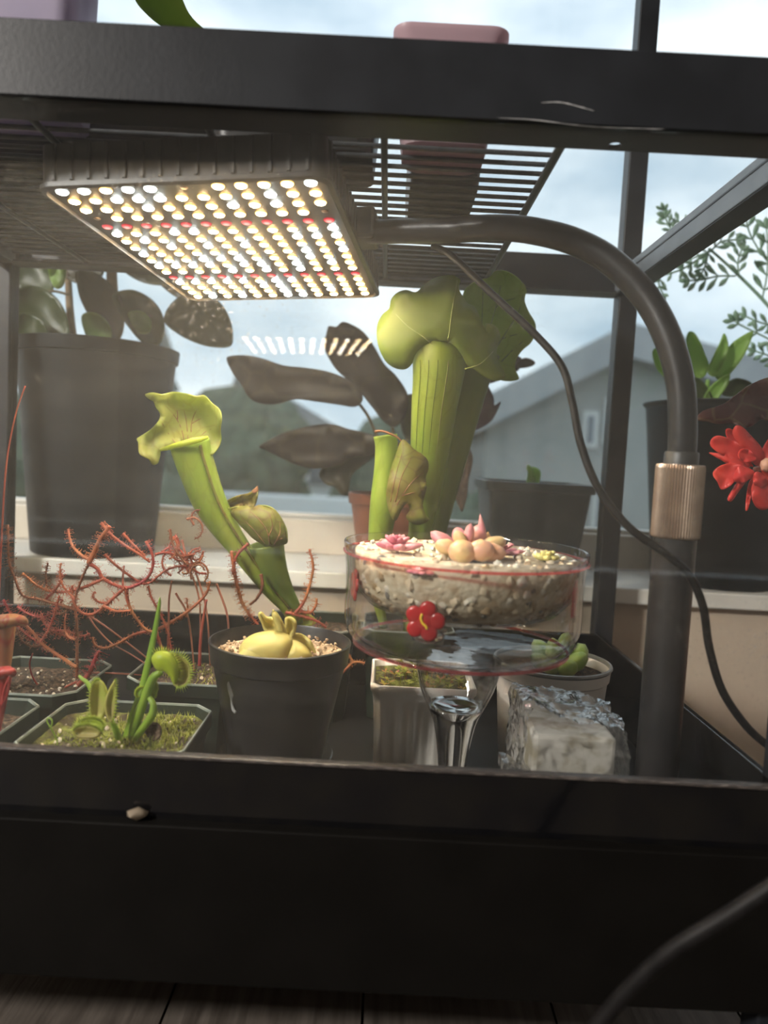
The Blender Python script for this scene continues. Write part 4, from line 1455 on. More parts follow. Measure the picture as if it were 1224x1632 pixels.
scn = oct_pot('potted_sundew', 'tangled sundew in the square pot behind the lime flytrap', -0.1655, 0.2170, .0505, .0500, .014, TF, .2015, seed=9, soil_m='soil', soil_z=.192)
pebbles_joined('perlite', scatter(-.1655, .217, .04, .04, .1925, 50, .0008, .002, 9), 'soil_perlite', scn, 7)
r_ = random.Random(12)
spm = []
for _ in range(250):
    x, y = -.1655 + r_.uniform(-.042, .042), .217 + r_.uniform(-.042, .042)
    spm.append(((x, y, .192), (x + r_.uniform(-.004, .004), y + r_.uniform(-.004, .004), .192 + r_.uniform(.001, .006))))
spikes_joined('moss', spm, 'moss_green', scn, .0005)
Y2 = .205
HL = [
    ('sundew_orange', [(890, 740), (1000, 680), (1100, 610), (1180, 530), (1205, 455)], 2.6, 4),
    ('sundew_orange', [(850, 740), (760, 765), (680, 810), (600, 838), (545, 820), (530, 775)], 2.3, 3),
    ('sundew_stem', [(500, 645), (600, 710), (720, 800), (830, 885), (900, 940)], 1.6, 0),
    ('sundew_stem', [(510, 660), (560, 730), (640, 810), (760, 880), (860, 945)], 1.3, 0),
    ('sundew_stem', [(530, 980), (620, 982), (690, 985), (800, 992), (900, 1000)], 1.6, 0),
    ('sundew_orange', [(895, 740), (910, 790), (930, 840), (960, 900)], 2.6, 2),
    ('sundew_stem', [(985, 940), (965, 850), (968, 700), (970, 560), (985, 450)], 1.9, 0),
    ('sundew_red', [(1145, 940), (1150, 800), (1165, 680), (1185, 560)], 2.5, 0),
    ('sundew_red', [(580, 120), (640, 190), (720, 250), (800, 300), (860, 345)], 2.4, 4),
    ('sundew_orange', [(705, 180), (760, 240), (830, 310)], 2.2, 4),
    ('sundew_red', [(600, 300), (650, 350), (740, 420), (840, 470), (940, 400), (1020, 370), (1100, 370)], 2.0, 4),
    ('sundew_red', [(850, 480), (870, 550), (920, 640), (960, 740), (985, 850)], 1.6, 3),
    ('sundew_red', [(890, 300), (960, 290), (1040, 310), (1120, 300)], 1.9, 2),
    ('sundew_brown', [(975, 155), (990, 240), (1030, 310), (1080, 370)], 1.9, 3),
    ('sundew_stem', [(705, 480), (705, 430), (712, 365)], 1.8, 0),
    ('sundew_orange', [(1070, 660), (1075, 600), (1072, 550)], 1.4, 4),
]
for i, (m_, l_, r0, hr_) in enumerate(HL):
    hairy('sundew_leaf', c12(l_), m_, scn, Y2 + random.Random(i).uniform(-.02, .02), r0, hr_, seed=i + 200)
r_ = random.Random(31)
for i in range(15):
    cx_, cy_ = r_.gauss(312, 20), r_.gauss(893, 24)
    a0 = r_.uniform(0, 6.28); R_ = r_.uniform(14, 34); sw = r_.uniform(1.8, 4.0)
    l_ = [(cx_ + R_ * (1 - .07 * j) * math.cos(a0 + sw * j / 5) , cy_ + R_ * (1 - .07 * j) * 1.15 * math.sin(a0 + sw * j / 5)) for j in range(6)]
    hairy('sundew_leaf', l_, r_.choice(['sundew_red', 'sundew_red', 'sundew_brown', 'sundew_orange']), scn, r_.uniform(.20, .25), 1.6, 4, dens=1.6, seed=300 + i, n=30)
for i, l_ in enumerate([[(300, 880), (318, 930), (330, 980), (335, 1060)], [(290, 860), (300, 900), (318, 960), (318, 1060)], [(345, 930), (362, 980), (362, 1020), (345, 1070)], [(280, 945), (300, 985), (310, 1070)]]):
    hairy('sundew_leaf', l_, 'sundew_stem', scn, .225, 1.7, 0, seed=400 + i)

# ---- sundew leaves that rise around the left trumpet plant
# ---- left trumpet pitcher plant
LPX, LPY = -0.0690, 0.3130
tl = oct_pot('potted_pitcher', 'left green trumpet pitcher plant with a ruffled hood behind the black pot', LPX, LPY, .0470, .0470, .012, TF, .2300, seed=11, soil_m='soil', soil_z=.218)
pitcher('pitcher', [(468, 992, .285, 7), (455, 968, .283, 9.5), (433, 943, .280, 12), (405, 905, .276, 15.5), (376, 866, .272, 18.5), (350, 828, .268, 23.5), (331, 793, .265, 27), (317, 755, .262, 29), (307, 725, .260, 30.5), (302, 705, .259, 32)], 'pitcher_green', tl, 44, 24)
rib_on('wing_rib', [(468, 992, .285, 7), (455, 968, .283, 9.5), (433, 943, .280, 12), (405, 905, .276, 15.5), (376, 866, .272, 18.5), (350, 828, .268, 23.5), (331, 793, .265, 27), (317, 755, .262, 29), (307, 725, .260, 30.5), (302, 705, .259, 32)], .52, .12, .98, 2.2, 'hood_olive', tl)
# ruffled hood
sheet('pitcher_hood', [(296, 704), (282, 709), (268, 712), (257, 716), (254, 729), (250, 739), (243, 740), (238, 732), (229, 727), (222, 722), (221, 708), (219, 699), (230, 692), (243, 683), (253, 671), (255, 659), (248, 648), (246, 641), (236, 634), (232, 628), (244, 626), (258, 629), (276, 625), (298, 628), (313, 632), (326, 631), (338, 643), (350, 653), (353, 668), (351, 684), (352, 702), (346, 716), (336, 726), (328, 719), (322, 706), (310, 702)], .262, 'hood_green', tl, bulge=.020, ruffle=.006, waves=7, thick=.0014, n=130, vein_mat='vein_red', veins=[[(294, 704), (288, 680), (276, 660), (262, 645)], [(305, 702), (305, 678), (310, 660), (320, 643)], [(316, 700), (328, 688), (346, 680)], [(280, 707), (268, 690), (258, 674)], [(300, 702), (297, 672), (291, 645)], [(306, 675), (318, 668), (332, 662)], [(283, 668), (282, 652), (278, 640)], [(320, 706), (334, 702), (346, 700)]])
# rolled lip of the mouth
tube_px('pitcher_lip', [(256, 717, .252, 2.4), (274, 712, .241, 4.2), (296, 706, .236, 5.0), (316, 701, .237, 4.6), (331, 697, .243, 2.6)], 'trap_lime', tl, 24, 10)
# smaller pitcher
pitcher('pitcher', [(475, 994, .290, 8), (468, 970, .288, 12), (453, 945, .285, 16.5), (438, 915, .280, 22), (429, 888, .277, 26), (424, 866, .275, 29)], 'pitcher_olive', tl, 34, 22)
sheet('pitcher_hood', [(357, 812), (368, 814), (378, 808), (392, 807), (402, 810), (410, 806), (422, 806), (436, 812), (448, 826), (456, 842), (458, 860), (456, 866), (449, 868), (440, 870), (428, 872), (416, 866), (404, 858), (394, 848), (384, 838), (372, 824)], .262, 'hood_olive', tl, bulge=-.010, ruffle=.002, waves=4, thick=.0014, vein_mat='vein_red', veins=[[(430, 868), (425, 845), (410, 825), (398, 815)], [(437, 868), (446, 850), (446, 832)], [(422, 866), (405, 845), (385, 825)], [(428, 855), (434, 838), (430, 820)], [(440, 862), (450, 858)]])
tube_px('pitcher_lip', [(357, 812, .262, .9), (378, 808, .262, 1.3), (402, 810, .262, 1.2), (422, 806, .262, 1.3), (440, 815, .262, 1.2), (455, 840, .262, 1.0), (458, 860, .262, .8)], 'hood_green', tl, 30, 6)
sheet('pitcher_hood', [(358, 812), (358, 803), (364, 797), (380, 790), (395, 787), (404, 782), (410, 775), (411, 780), (410, 792), (407, 803), (402, 809), (392, 807), (378, 808), (368, 813)], .276, 'hood_olive', tl, bulge=.008, ruffle=.003, thick=.0014)
sheet('dry_tip', [(401, 783), (409, 776), (411, 775), (411, 782), (406, 786)], .2745, 'pitcher_tip', tl, thick=.0016)
# red sundew strands growing beside it
for i, (m_, l_, hr_) in enumerate([('sundew_orange', [(369, 878), (370, 890), (373, 905), (380, 939), (391, 970), (412, 996)], 6), ('sundew_red', [(396, 866), (380, 882), (372, 900), (371, 915)], 4),
                                   ('sundew_brown', [(416, 915), (418, 935), (410, 953), (398, 964)], 2), ('sundew_orange', [(470, 978), (485, 958), (496, 924), (499, 900), (493, 875)], 6),
                                   ('sundew_orange', [(478, 974), (494, 976), (503, 966), (505, 954)], 6), ('sundew_red', [(455, 976), (485, 983), (505, 990), (520, 1000)], 5),
                                   ('sundew_orange', [(372, 905), (378, 935), (385, 960), (400, 985)], 6)]):
    hairy('sundew_leaf', l_, m_, tl, .255 if i not in (2,) else .262, 2.4, hr_, seed=500 + i)
sheet('moss_tuft', [(455, 985), (470, 974), (490, 978), (505, 990), (490, 998), (465, 996)], .29, 'moss_green', tl, bulge=.004)

# ---- right trumpet pitcher plant
RPX, RPY = 0.0315, 0.3270
tr_ = oct_pot('potted_pitcher', 'tallest green trumpet pitcher plant rising behind the glass bowl', RPX, RPY, .0470, .0470, .012, TF, .2300, seed=13, soil_m='soil', soil_z=.218)
pitcher('pitcher', [(650, 1005, .325, 8), (655, 950, .322, 11), (662, 890, .318, 15), (672, 830, .312, 20), (680, 770, .306, 26), (686, 710, .300, 31.5), (692, 650, .295, 36), (697, 612, .293, 39), (700, 580, .293, 42), (700, 552, .298, 43), (700, 528, .306, 43)], 'pitcher_green', tr_, 44, 26)
rib_on('wing_rib', [(650, 1005, .325, 8), (655, 950, .322, 11), (662, 890, .318, 15), (672, 830, .312, 20), (680, 770, .306, 26), (686, 710, .300, 31.5), (692, 650, .295, 36), (697, 612, .293, 39), (700, 580, .293, 42), (700, 552, .298, 43), (700, 528, .306, 43)], .34, .25, .86, 1.3, 'hood_green', tr_)
for u_ in (-.72, -.4, -.05, .62):
    rib_on('nerve', [(650, 1005, .325, 8), (655, 950, .322, 11), (662, 890, .318, 15), (672, 830, .312, 20), (680, 770, .306, 26), (686, 710, .300, 31.5), (692, 650, .295, 36), (697, 612, .293, 39), (700, 580, .293, 42), (700, 552, .298, 43), (700, 528, .306, 43)], u_, .3, .84, .45, 'pitcher_olive', tr_)
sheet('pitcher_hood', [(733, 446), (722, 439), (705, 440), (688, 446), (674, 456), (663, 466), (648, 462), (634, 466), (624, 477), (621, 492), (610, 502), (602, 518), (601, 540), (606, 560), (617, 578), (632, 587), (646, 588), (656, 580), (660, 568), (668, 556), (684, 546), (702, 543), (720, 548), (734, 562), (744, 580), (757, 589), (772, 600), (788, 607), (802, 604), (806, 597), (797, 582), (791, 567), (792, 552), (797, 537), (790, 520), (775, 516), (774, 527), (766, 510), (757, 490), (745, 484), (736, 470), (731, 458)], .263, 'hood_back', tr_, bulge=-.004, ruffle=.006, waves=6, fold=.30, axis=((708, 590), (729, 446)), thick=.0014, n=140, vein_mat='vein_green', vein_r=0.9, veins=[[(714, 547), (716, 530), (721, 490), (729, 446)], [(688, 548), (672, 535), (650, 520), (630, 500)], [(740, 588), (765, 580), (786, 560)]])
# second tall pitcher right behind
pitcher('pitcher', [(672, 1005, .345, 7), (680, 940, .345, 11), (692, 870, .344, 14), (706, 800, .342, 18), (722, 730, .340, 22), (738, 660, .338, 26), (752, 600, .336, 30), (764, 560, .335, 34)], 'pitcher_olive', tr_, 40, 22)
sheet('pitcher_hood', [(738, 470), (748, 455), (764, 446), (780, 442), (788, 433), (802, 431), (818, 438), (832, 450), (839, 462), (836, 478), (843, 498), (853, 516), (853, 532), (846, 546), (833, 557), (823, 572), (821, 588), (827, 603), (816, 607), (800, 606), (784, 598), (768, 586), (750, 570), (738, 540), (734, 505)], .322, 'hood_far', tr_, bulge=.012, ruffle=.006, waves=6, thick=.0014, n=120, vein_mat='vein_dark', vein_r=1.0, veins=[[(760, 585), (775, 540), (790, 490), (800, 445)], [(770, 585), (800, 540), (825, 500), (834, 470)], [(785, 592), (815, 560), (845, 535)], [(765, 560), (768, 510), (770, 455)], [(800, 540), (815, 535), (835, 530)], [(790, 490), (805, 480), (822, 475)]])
# young folded pitcher in front
pitcher('pitcher', [(612, 1000, .305, 6), (602, 950, .298, 10), (602, 900, .292, 15), (606, 850, .288, 19), (612, 800, .284, 22), (616, 750, .282, 20), (616, 712, .281, 18), (614, 694, .281, 19)], 'pitcher_green', tr_, 34, 20)
sheet('pitcher_hood', [(640, 702), (648, 704), (660, 716), (672, 724), (681, 734), (682, 748), (678, 760), (680, 775), (676, 790), (674, 806), (680, 822), (684, 828), (676, 834), (664, 836), (652, 830), (648, 822), (654, 812), (648, 802), (640, 812), (630, 830), (622, 820), (616, 790), (620, 760), (630, 728)], .262, 'hood_olive', tr_, bulge=-.007, ruffle=.004, waves=5, thick=.0014, vein_mat='vein_red', veins=[[(630, 800), (640, 760), (655, 730)], [(632, 805), (655, 770), (676, 752)], [(640, 790), (660, 785), (675, 780)], [(622, 800), (630, 760), (640, 725)]])
tube_px('pitcher_lip', [(598, 688, .27, 2.2), (608, 687, .264, 1.6), (618, 690, .262, 1.8), (632, 696, .262, 1.6), (641, 704, .262, 1.0)], 'pitcher_tip', tr_, 16, 8)

# ================================================================== BLACK ROUND POT WITH BUTTERWORT, ON A CLEAR CUP
BX, BY_ = -0.0745, 0.1120
BZ0, BZ1 = 0.1640, 0.2575
cup = thing('clear_cup', 'clear plastic cup base under the round black pot', 'cup', (BX, BY_, TF))
lathe('cup_wall', [(.030, TF), (.036, TF + .001), (.043, TF + .018), (.0445, TF + .0345), (.0437, TF + .0345), (.042, TF + .018), (.035, TF + .003), (.0, TF + .0025)], (BX, BY_), 'clear_plastic', cup, 40)
lathe('cup_floor', [(.0, BZ0 - .0008), (.0365, BZ0 - .0008), (.0365, BZ0 - .0022), (.0, BZ0 - .0022)], (BX, BY_), 'clear_plastic', cup, 40)
bp_ = thing('potted_butterwort', 'yellow butterwort rosette in a round black plastic pot', 'potted plant', (BX, BY_, BZ0))
R1, R0 = .0545, .0365
prof = [(0, BZ0), (R0 - .002, BZ0), (R0, BZ0 + .002), (R1 - .0065, BZ1 - .0185), (R1 - .0055, BZ1 - .018), (R1 - .0020, BZ1 - .016), (R1 - .0006, BZ1 - .002), (R1, BZ1 - .001), (R1, BZ1), (R1 - .0016, BZ1 + .0005), (R1 - .0022, BZ1 - .001), (R1 - .004, BZ1 - .018), (R0 - .001, BZ0 + .004), (0, BZ0 + .004)]
lathe('pot', prof, (BX, BY_), 'black_plastic', bp_, 56)
SOZ = BZ1 - .0105
disc_soil('soil', [(BX + (R1 - .0035) * math.cos(2 * math.pi * i / 40), BY_ + (R1 - .0035) * math.sin(2 * math.pi * i / 40), SOZ) for i in range(40)], 'soil_tan', bp_, amp=.0014, seed=21, dome=.003)
pebbles_joined('grit', [(x, y, z + .001, r) for x, y, z, r in scatter(BX, BY_, .05, .05, SOZ, 420, .0008, .0021, 33, .004) if math.hypot(x - BX, y - BY_) < .047], 'soil_tan', bp_, 8)
sheet('drip_mark', [(362, 1090), (366, 1086), (371, 1092), (373, 1106), (370, 1116), (374, 1130), (377, 1134), (374, 1137), (369, 1130), (367, 1114), (364, 1104)], .0735, 'drip', bp_, thick=.0006, bulge=0)
bl = [
    ([(386, 1049), (383, 1034), (392, 1020), (408, 1011), (432, 1007), (452, 1010), (464, 1020), (462, 1038), (452, 1049), (430, 1053), (404, 1052)], .092, -.007, (0, -.6)),
    ([(453, 1052), (458, 1034), (466, 1022), (478, 1026), (490, 1036), (496, 1046), (486, 1052), (468, 1053)], .094, -.006, (0, -.5)),
    ([(466, 1022), (464, 1012), (478, 1011), (492, 1020), (499, 1032), (502, 1042), (494, 1044), (480, 1030)], .110, .004, (0, -.3)),
    ([(424, 1006), (418, 992), (413, 980), (417, 977), (424, 984), (438, 986), (446, 998), (450, 1012), (440, 1012)], .112, .006, (0, .2)),
    ([(452, 1012), (456, 996), (456, 986), (464, 985), (471, 992), (470, 1004), (464, 1016)], .110, .005, (0, .2)),
    ([(444, 1012), (441, 998), (436, 984), (434, 974), (437, 973), (446, 986), (453, 1000), (455, 1014)], .100, -.004, (0, .3)),
]
for i, (ol, yy, bu, ti) in enumerate(bl):
    sheet('leaf', ol, yy, 'butterwort', bp_, bulge=bu, tilt=ti, thick=.0022, ruffle=.001, waves=3)
sheet('leaf', [(400, 1030), (384, 1040), (380, 1050), (392, 1053), (420, 1050)], .086, 'butterwort', bp_, bulge=-.003, tilt=(0, -.4), thick=.002)
# two little strands of sundew that hang by the pot's right side
hairy('sundew_leaf', [(540, 1077), (552, 1066), (562, 1056), (572, 1055), (581, 1057)], 'sundew_orange', tr_, .27, 2.2, 3, seed=610)
hairy('sundew_leaf', [(552, 1038), (560, 1050), (564, 1056)], 'sundew_orange', tr_, .27, 2.0, 3, seed=611)

# ================================================================== WHITE RIBBED POT
WXc, WYc = 0.0405, 0.1900
wp = thing('potted_seedlings', 'small white ribbed square pot of tiny seedlings behind the glass stem', 'potted plant', (WXc, WYc, TF))
WZ1_ = 0.2150


def ribbed_loop(z, h, amp, n=40, rc=.006):
    """square with rounded corners whose sides carry vertical ribs"""
    base = []
    for sx, sy, dx, dy in ((-1, -1, 1, 0), (1, -1, 0, 1), (1, 1, -1, 0), (-1, 1, 0, -1)):
        for i in range(n):
            t = i / n
            s = rc / h + (2 - 2 * rc / h) * t - 0.0
            x = sx * h + dx * s * h; y = sy * h + dy * s * h
            u = (s - 1)
            k = amp * (0.5 - 0.5 * math.cos(2 * math.pi * 6 * t)) if 0.04 < t < 0.97 else 0
            nx, ny = dy, -dx
            base.append((WXc + x + nx * -k, WYc + y + ny * -k, z))
        # corner is cut by the next side's start
    return base


loops = [ribbed_loop(TF, .0375, .0012), ribbed_loop(TF + .003, .0382, .0016), ribbed_loop(WZ1_ - .022, .0408, .0016), ribbed_loop(WZ1_ - .014, .0415, .0), ribbed_loop(WZ1_ - .008, .0425, .0), ribbed_loop(WZ1_ - .006, .0440, .0),
         ribbed_loop(WZ1_ - .001, .0443, .0), ribbed_loop(WZ1_, .0437, .0), ribbed_loop(WZ1_, .0420, .0), ribbed_loop(WZ1_ - .001, .0412, .0), ribbed_loop(TF + .006, .0355, .0)]
v, f = loft(loops)
obj('pot', v, f, 'white_ceramic', wp, flat_angle=50)
disc_soil('soil', ribbed_loop(WZ1_ - .006, .0405, 0, 8), 'soil_moss', wp, seed=31)
r_ = random.Random(44)
me_l = None
mb = MB()
lv = mesh_data('seedling', [(0, 0, 0), (-.0009, .002, .0008), (0, .0045, .0012), (.0009, .002, .0008)], [(0, 3, 2, 1)], 'tiny_plant')
k_ = 0
for i in range(46):
    x, y = WXc + r_.uniform(-.036, .036), WYc + r_.uniform(-.036, .036)
    mb = MB()
    hh = r_.uniform(.002, .007) if i else .012
    n_ = r_.randrange(5, 8)
    for j in range(n_):
        a = 2 * math.pi * j / n_ + r_.uniform(-.3, .3)
        l_ = r_.uniform(.0035, .0065); w_ = l_ * .28
        c, s = math.cos(a), math.sin(a)
        el = r_.uniform(.1, .7)
        mb.add([(x, y, WZ1_ - .006 + hh), (x + c * l_ * .55 - s * w_, y + s * l_ * .55 + c * w_, WZ1_ - .006 + hh + l_ * el * .6), (x + c * l_, y + s * l_, WZ1_ - .006 + hh + l_ * el), (x + c * l_ * .55 + s * w_, y + s * l_ * .55 - c * w_, WZ1_ - .006 + hh + l_ * el * .6)], [(0, 3, 2, 1)])
    v, f = tube_vf([(x, y, WZ1_ - .007), (x, y, WZ1_ - .006 + hh)], [.0004, .0003], 5)
    mb.add(v, f)
    obj('seedling', mb.v, mb.f, 'tiny_plant' if i % 3 else 'moss_green', wp, smooth=False)

# ================================================================== GREY ROUND POT
GX, GY = 0.1605, 0.2150
gp = thing('potted_succulent', 'pale grey round pot with a plump green succulent behind the wrapped packet', 'potted plant', (GX, GY, TF))
GZ1 = 0.2240
prof = [(0, TF), (.042, TF), (.0435, TF + .002), (.0495, GZ1 - .012), (.0512, GZ1 - .0105), (.0520, GZ1 - .001)]
lathe('pot', prof + [(.0505, GZ1 - .0012), (.0485, GZ1 - .012), (.042, TF + .004), (0, TF + .004)], (GX, GY), 'grey_ceramic', gp, 56)
tag(lathe('pot_rim', [(.0505, GZ1 - .0012), (.0522, GZ1 - .0012), (.0535, GZ1 + .0006), (.0530, GZ1 + .0022), (.0510, GZ1 + .0026), (.0502, GZ1 + .0006)], (GX, GY), 'rim_grey', gp, 56, closed=True), 'dark grey rolled rim')
disc_soil('soil', [(GX + .049 * math.cos(2 * math.pi * i / 40), GY + .049 * math.sin(2 * math.pi * i / 40), GZ1 - .009) for i in range(40)], 'soil', gp, seed=35)


def fat_leaf(name, base, tip, w, t, material, parent, n=10, seg=12, up=(0, 0, 1), curl=0.0, blunt=.45):
    """plump succulent leaf: spindle from base to tip"""
    base = Vector(base); tip = Vector(tip)
    d = tip - base
    L_ = d.length
    d.normalize()
    side = d.cross(Vector(up))
    if side.length < 1e-4: side = Vector((1, 0, 0))
    side.normalize()
    nrm = side.cross(d).normalized()
    v, f = [], []
    for i in range(n + 1):
        s = i / n
        k = (math.sin(math.pi * min(s ** .75, 1)) ** blunt) * (0.45 + .75 * s if s < .6 else .9) if 0 < s < 1 else 0.02
        if s > .6: k *= 1
        c = base + d * L_ * s + nrm * curl * (s * s) * L_
        for q_ in range(seg):
            a = 2 * math.pi * q_ / seg
            v.append(c + side * (w * k * math.cos(a)) + nrm * (t * k * math.sin(a)))
    for i in range(n):
        for q_ in range(seg):
            q2 = (q_ + 1) % seg
            f.append((i * seg + q_, i * seg + q2, (i + 1) * seg + q2, (i + 1) * seg + q_))
    f.append(tuple(range(seg))[::-1]); f.append(tuple(n * seg + q_ for q_ in range(seg)))
    return obj(name, v, f, material, parent)


bz = GZ1 - .008
for i, (ax, ay, az, w_, t_) in enumerate([(.022, -.012, .020, .015, .010), (.006, -.024, .014, .013, .010), (-.014, -.018, .012, .012, .009), (-.026, -.002, .014, .013, .009), (.026, .010, .024, .016, .010), (-.006, .004, .030, .013, .010), (.010, .014, .034, .014, .010), (-.02, .018, .024, .014, .010), (.0, -.010, .022, .012, .009)]):
    fat_leaf('leaf', (GX + ax * .15 + .006, GY + ay * .15, bz), (GX + ax + .006, GY + ay, bz + az), w_, t_, 'haworthia', gp, up=(0, 0, 1) if az < .028 else (1, 0, 0))

# ================================================================== WRAPPED PACKET
KX0, KX1, KY0, KY1, KZ1 = 0.1055, 0.1740, 0.0420, 0.1100, 0.2310
pk = thing('wrapped_packet', 'crumpled clear film packet around a pale block at the front right', 'packet', ((KX0 + KX1) / 2, (KY0 + KY1) / 2, TF))
box('block', KX0 + .006, KX1 - .005, KY0 + .006, KY1 - .006, TF + .003, KZ1 - .014, 'wrapped_block', pk, bw=.003)


def noise3(x, y, z, s):
    return (math.sin(x * s * 1.3 + 2.1 * math.sin(y * s * .9 + 1)) + math.sin(y * s * 1.7 + 1.7 * math.sin(z * s * 1.1)) + math.sin(z * s * 1.5 + 2.3 * math.sin(x * s * .7 + 2))) / 3


def film_box(x0, x1, y0, y1, z0, z1, amp, n=26):
    v, f = [], []
    idx = {}
    def vert(a, b, c):
        key = (a, b, c)
        if key in idx: return idx[key]
        s, t, u = a / n, b / n, c / n
        x, y, z = x0 + (x1 - x0) * s, y0 + (y1 - y0) * t, z0 + (z1 - z0) * u
        # sagging, peaked folds
        k1 = noise3(x, y, z, 120); k2 = noise3(x + 3, y, z, 330)
        k = amp * (1 - 2 * abs(k1)) + amp * .45 * (1 - 2 * abs(k2))
        dx = (1 if a == n else -1 if a == 0 else 0); dy = (1 if b == n else -1 if b == 0 else 0); dz = (1 if c == n else -1 if c == 0 else 0)
        zz = z + dz * k * (0 if c == 0 else 1)
        if c > 0:
            zz += (-.008 * (s - .2)) * u + .006 * math.exp(-((s - .1) / .12) ** 2) * u * (1 - t)
        fl_ = .003 * max(0, 1 - u * 3.2)
        v.append((x + dx * (k * .7 + fl_ * (1 + noise3(y, z, x, 200))), y + dy * (k * .7 + fl_ * .3), max(zz, z0)))
        idx[key] = len(v) - 1
        return idx[key]
    for i in range(n):
        for j in range(n):
            f.append((vert(i, 0, j), vert(i + 1, 0, j), vert(i + 1, 0, j + 1), vert(i, 0, j + 1)))
            f.append((vert(i, n, j), vert(i, n, j + 1), vert(i + 1, n, j + 1), vert(i + 1, n, j)))
            f.append((vert(0, i, j), vert(0, i, j + 1), vert(0, i + 1, j + 1), vert(0, i + 1, j)))
            f.append((vert(n, i, j), vert(n, i + 1, j), vert(n, i + 1, j + 1), vert(n, i, j + 1)))
            f.append((vert(i, j, n), vert(i + 1, j, n), vert(i + 1, j + 1, n), vert(i, j + 1, n)))
    return v, f


v, f = film_box(KX0, KX1, KY0, KY1, TF, KZ1, .0030)
o = obj('film', v, f, 'wrap_film', pk, flat_angle=28)
# loose tail of film on the left
mb = MB()
v, f = film_box(KX0 - .015, KX0 + .003, KY0 - .024, KY0 + .008, TF, TF + .062, .003, 14)
obj('film_tail', v, f, 'wrap_film', pk, flat_angle=28)
# ================================================================== GLASS COMPOTE
CX_, CY_ = 0.0615, 0.0960
ct = thing('glass_compote', 'clear footed glass dessert bowl with red glass flowers, filled with gravel', 'glass bowl', (CX_, CY_, TF))
ZR = 0.3395
# outer bowl: rim, waist, rounded belly, base (closed thin shell)
out_p = [(.0900, ZR), (.0893, ZR - .006), (.0878, ZR - .016), (.0870, ZR - .030), (.0873, ZR - .044), (.0872, ZR - .054), (.0850, ZR - .064), (.0790, ZR - .0725), (.0680, ZR - .0780), (.0520, ZR - .0815), (.0360, ZR - .0835), (.0290, ZR - .0843)]
in_p = [(.0876, ZR), (.0871, ZR - .006), (.0857, ZR - .016), (.0850, ZR - .030), (.0853, ZR - .044), (.0850, ZR - .053), (.0828, ZR - .061), (.0772, ZR - .0690), (.0670, ZR - .0742), (.0515, ZR - .0775), (.0300, ZR - .0797), (.0, ZR - .0803)]
bz_ = ZR - .0843
stem_out = [(.0292, bz_ - .004), (.0283, bz_ - .012), (.0262, bz_ - .021), (.0225, bz_ - .031), (.0180, bz_ - .040), (.0152, bz_ - .048), (.0132, bz_ - .060), (.0110, bz_ - .074), (.0096, bz_ - .090), (.0100, bz_ - .100), (.0150, bz_ - .108), (.0300, TF + .0052), (.0360, TF + .003), (.0370, TF + .0012), (.0360, TF), (0, TF)]
prof = in_p[::-1] + [(.0884, ZR + .0012), (.0894, ZR + .0012)] + out_p
bowl = lathe('bowl', prof, (CX_, CY_), 'bowl_glass', ct, 96, flat=80)
# hollow cup of the stem, and the solid stem and foot under it
cup_o = [(.0322, bz_), (.0318, bz_ - .006), (.0305, bz_ - .014), (.0278, bz_ - .023), (.0240, bz_ - .032), (.0212, bz_ - .0375)]
cup_i = [(.0196, bz_ - .0352), (.0226, bz_ - .0305), (.0262, bz_ - .022), (.0288, bz_ - .0135), (.0300, bz_ - .006), (.0304, bz_)]
lathe('stem_cup', cup_o + cup_i, (CX_, CY_), 'cup_glass', ct, 64, closed=True, flat=80)
stem_prof = [(0, bz_ - .0395), (.008, bz_ - .0390), (.0150, bz_ - .0372), (.0195, bz_ - .0354), (.0211, bz_ - .0378), (.0185, bz_ - .0430), (.0160, bz_ - .0500), (.0138, bz_ - .060), (.0116, bz_ - .074), (.0100, bz_ - .090), (.0102, bz_ - .100)] + stem_out[10:]
lathe('stem', stem_prof, (CX_, CY_), 'stem_glass', ct, 64, flat=80)
# pink tinted rim and belly band
v, f = [], []
lathe('pink_rim', [(.0894 + .0010 * math.cos(a), ZR - .0062 + .0010 * math.sin(a)) for a in [2 * math.pi * i / 10 for i in range(10)]], (CX_, CY_), 'pink_glass', ct, 96, closed=True, flat=80)
lathe('pink_belly', [(.0791 + .0012 * math.cos(a), ZR - .0732 + .0012 * math.sin(a)) for a in [2 * math.pi * i / 10 for i in range(10)]], (CX_, CY_), 'pink_glass', ct, 96, closed=True, flat=80)
# clear inner dish that carries the gravel
GT = ZR - .0060                       # gravel surface
def gr(z_frac):
    return None
dish = [(.0838, GT - .001), (.0832, GT - .014), (.0790, GT - .028), (.0700, GT - .0375), (.0520, GT - .0440), (.0250, GT - .0470), (0, GT - .0478)]
dish_in = [(r - .0012 if r > .01 else r, z + .0012) for r, z in dish]
lathe('liner', dish_in[::-1] + dish, (CX_, CY_), 'clear_plastic', ct, 72, flat=80)
core = [(r * .968 if r > 0 else 0, z + .0022) for r, z in dish]
v, f = lathe_vf(core[::-1] + [(0.0, GT - .001)], (CX_, CY_), 64)
o = obj('gravel_bed', v, f, 'gravel_core', ct)
tag(o, kind='stuff')
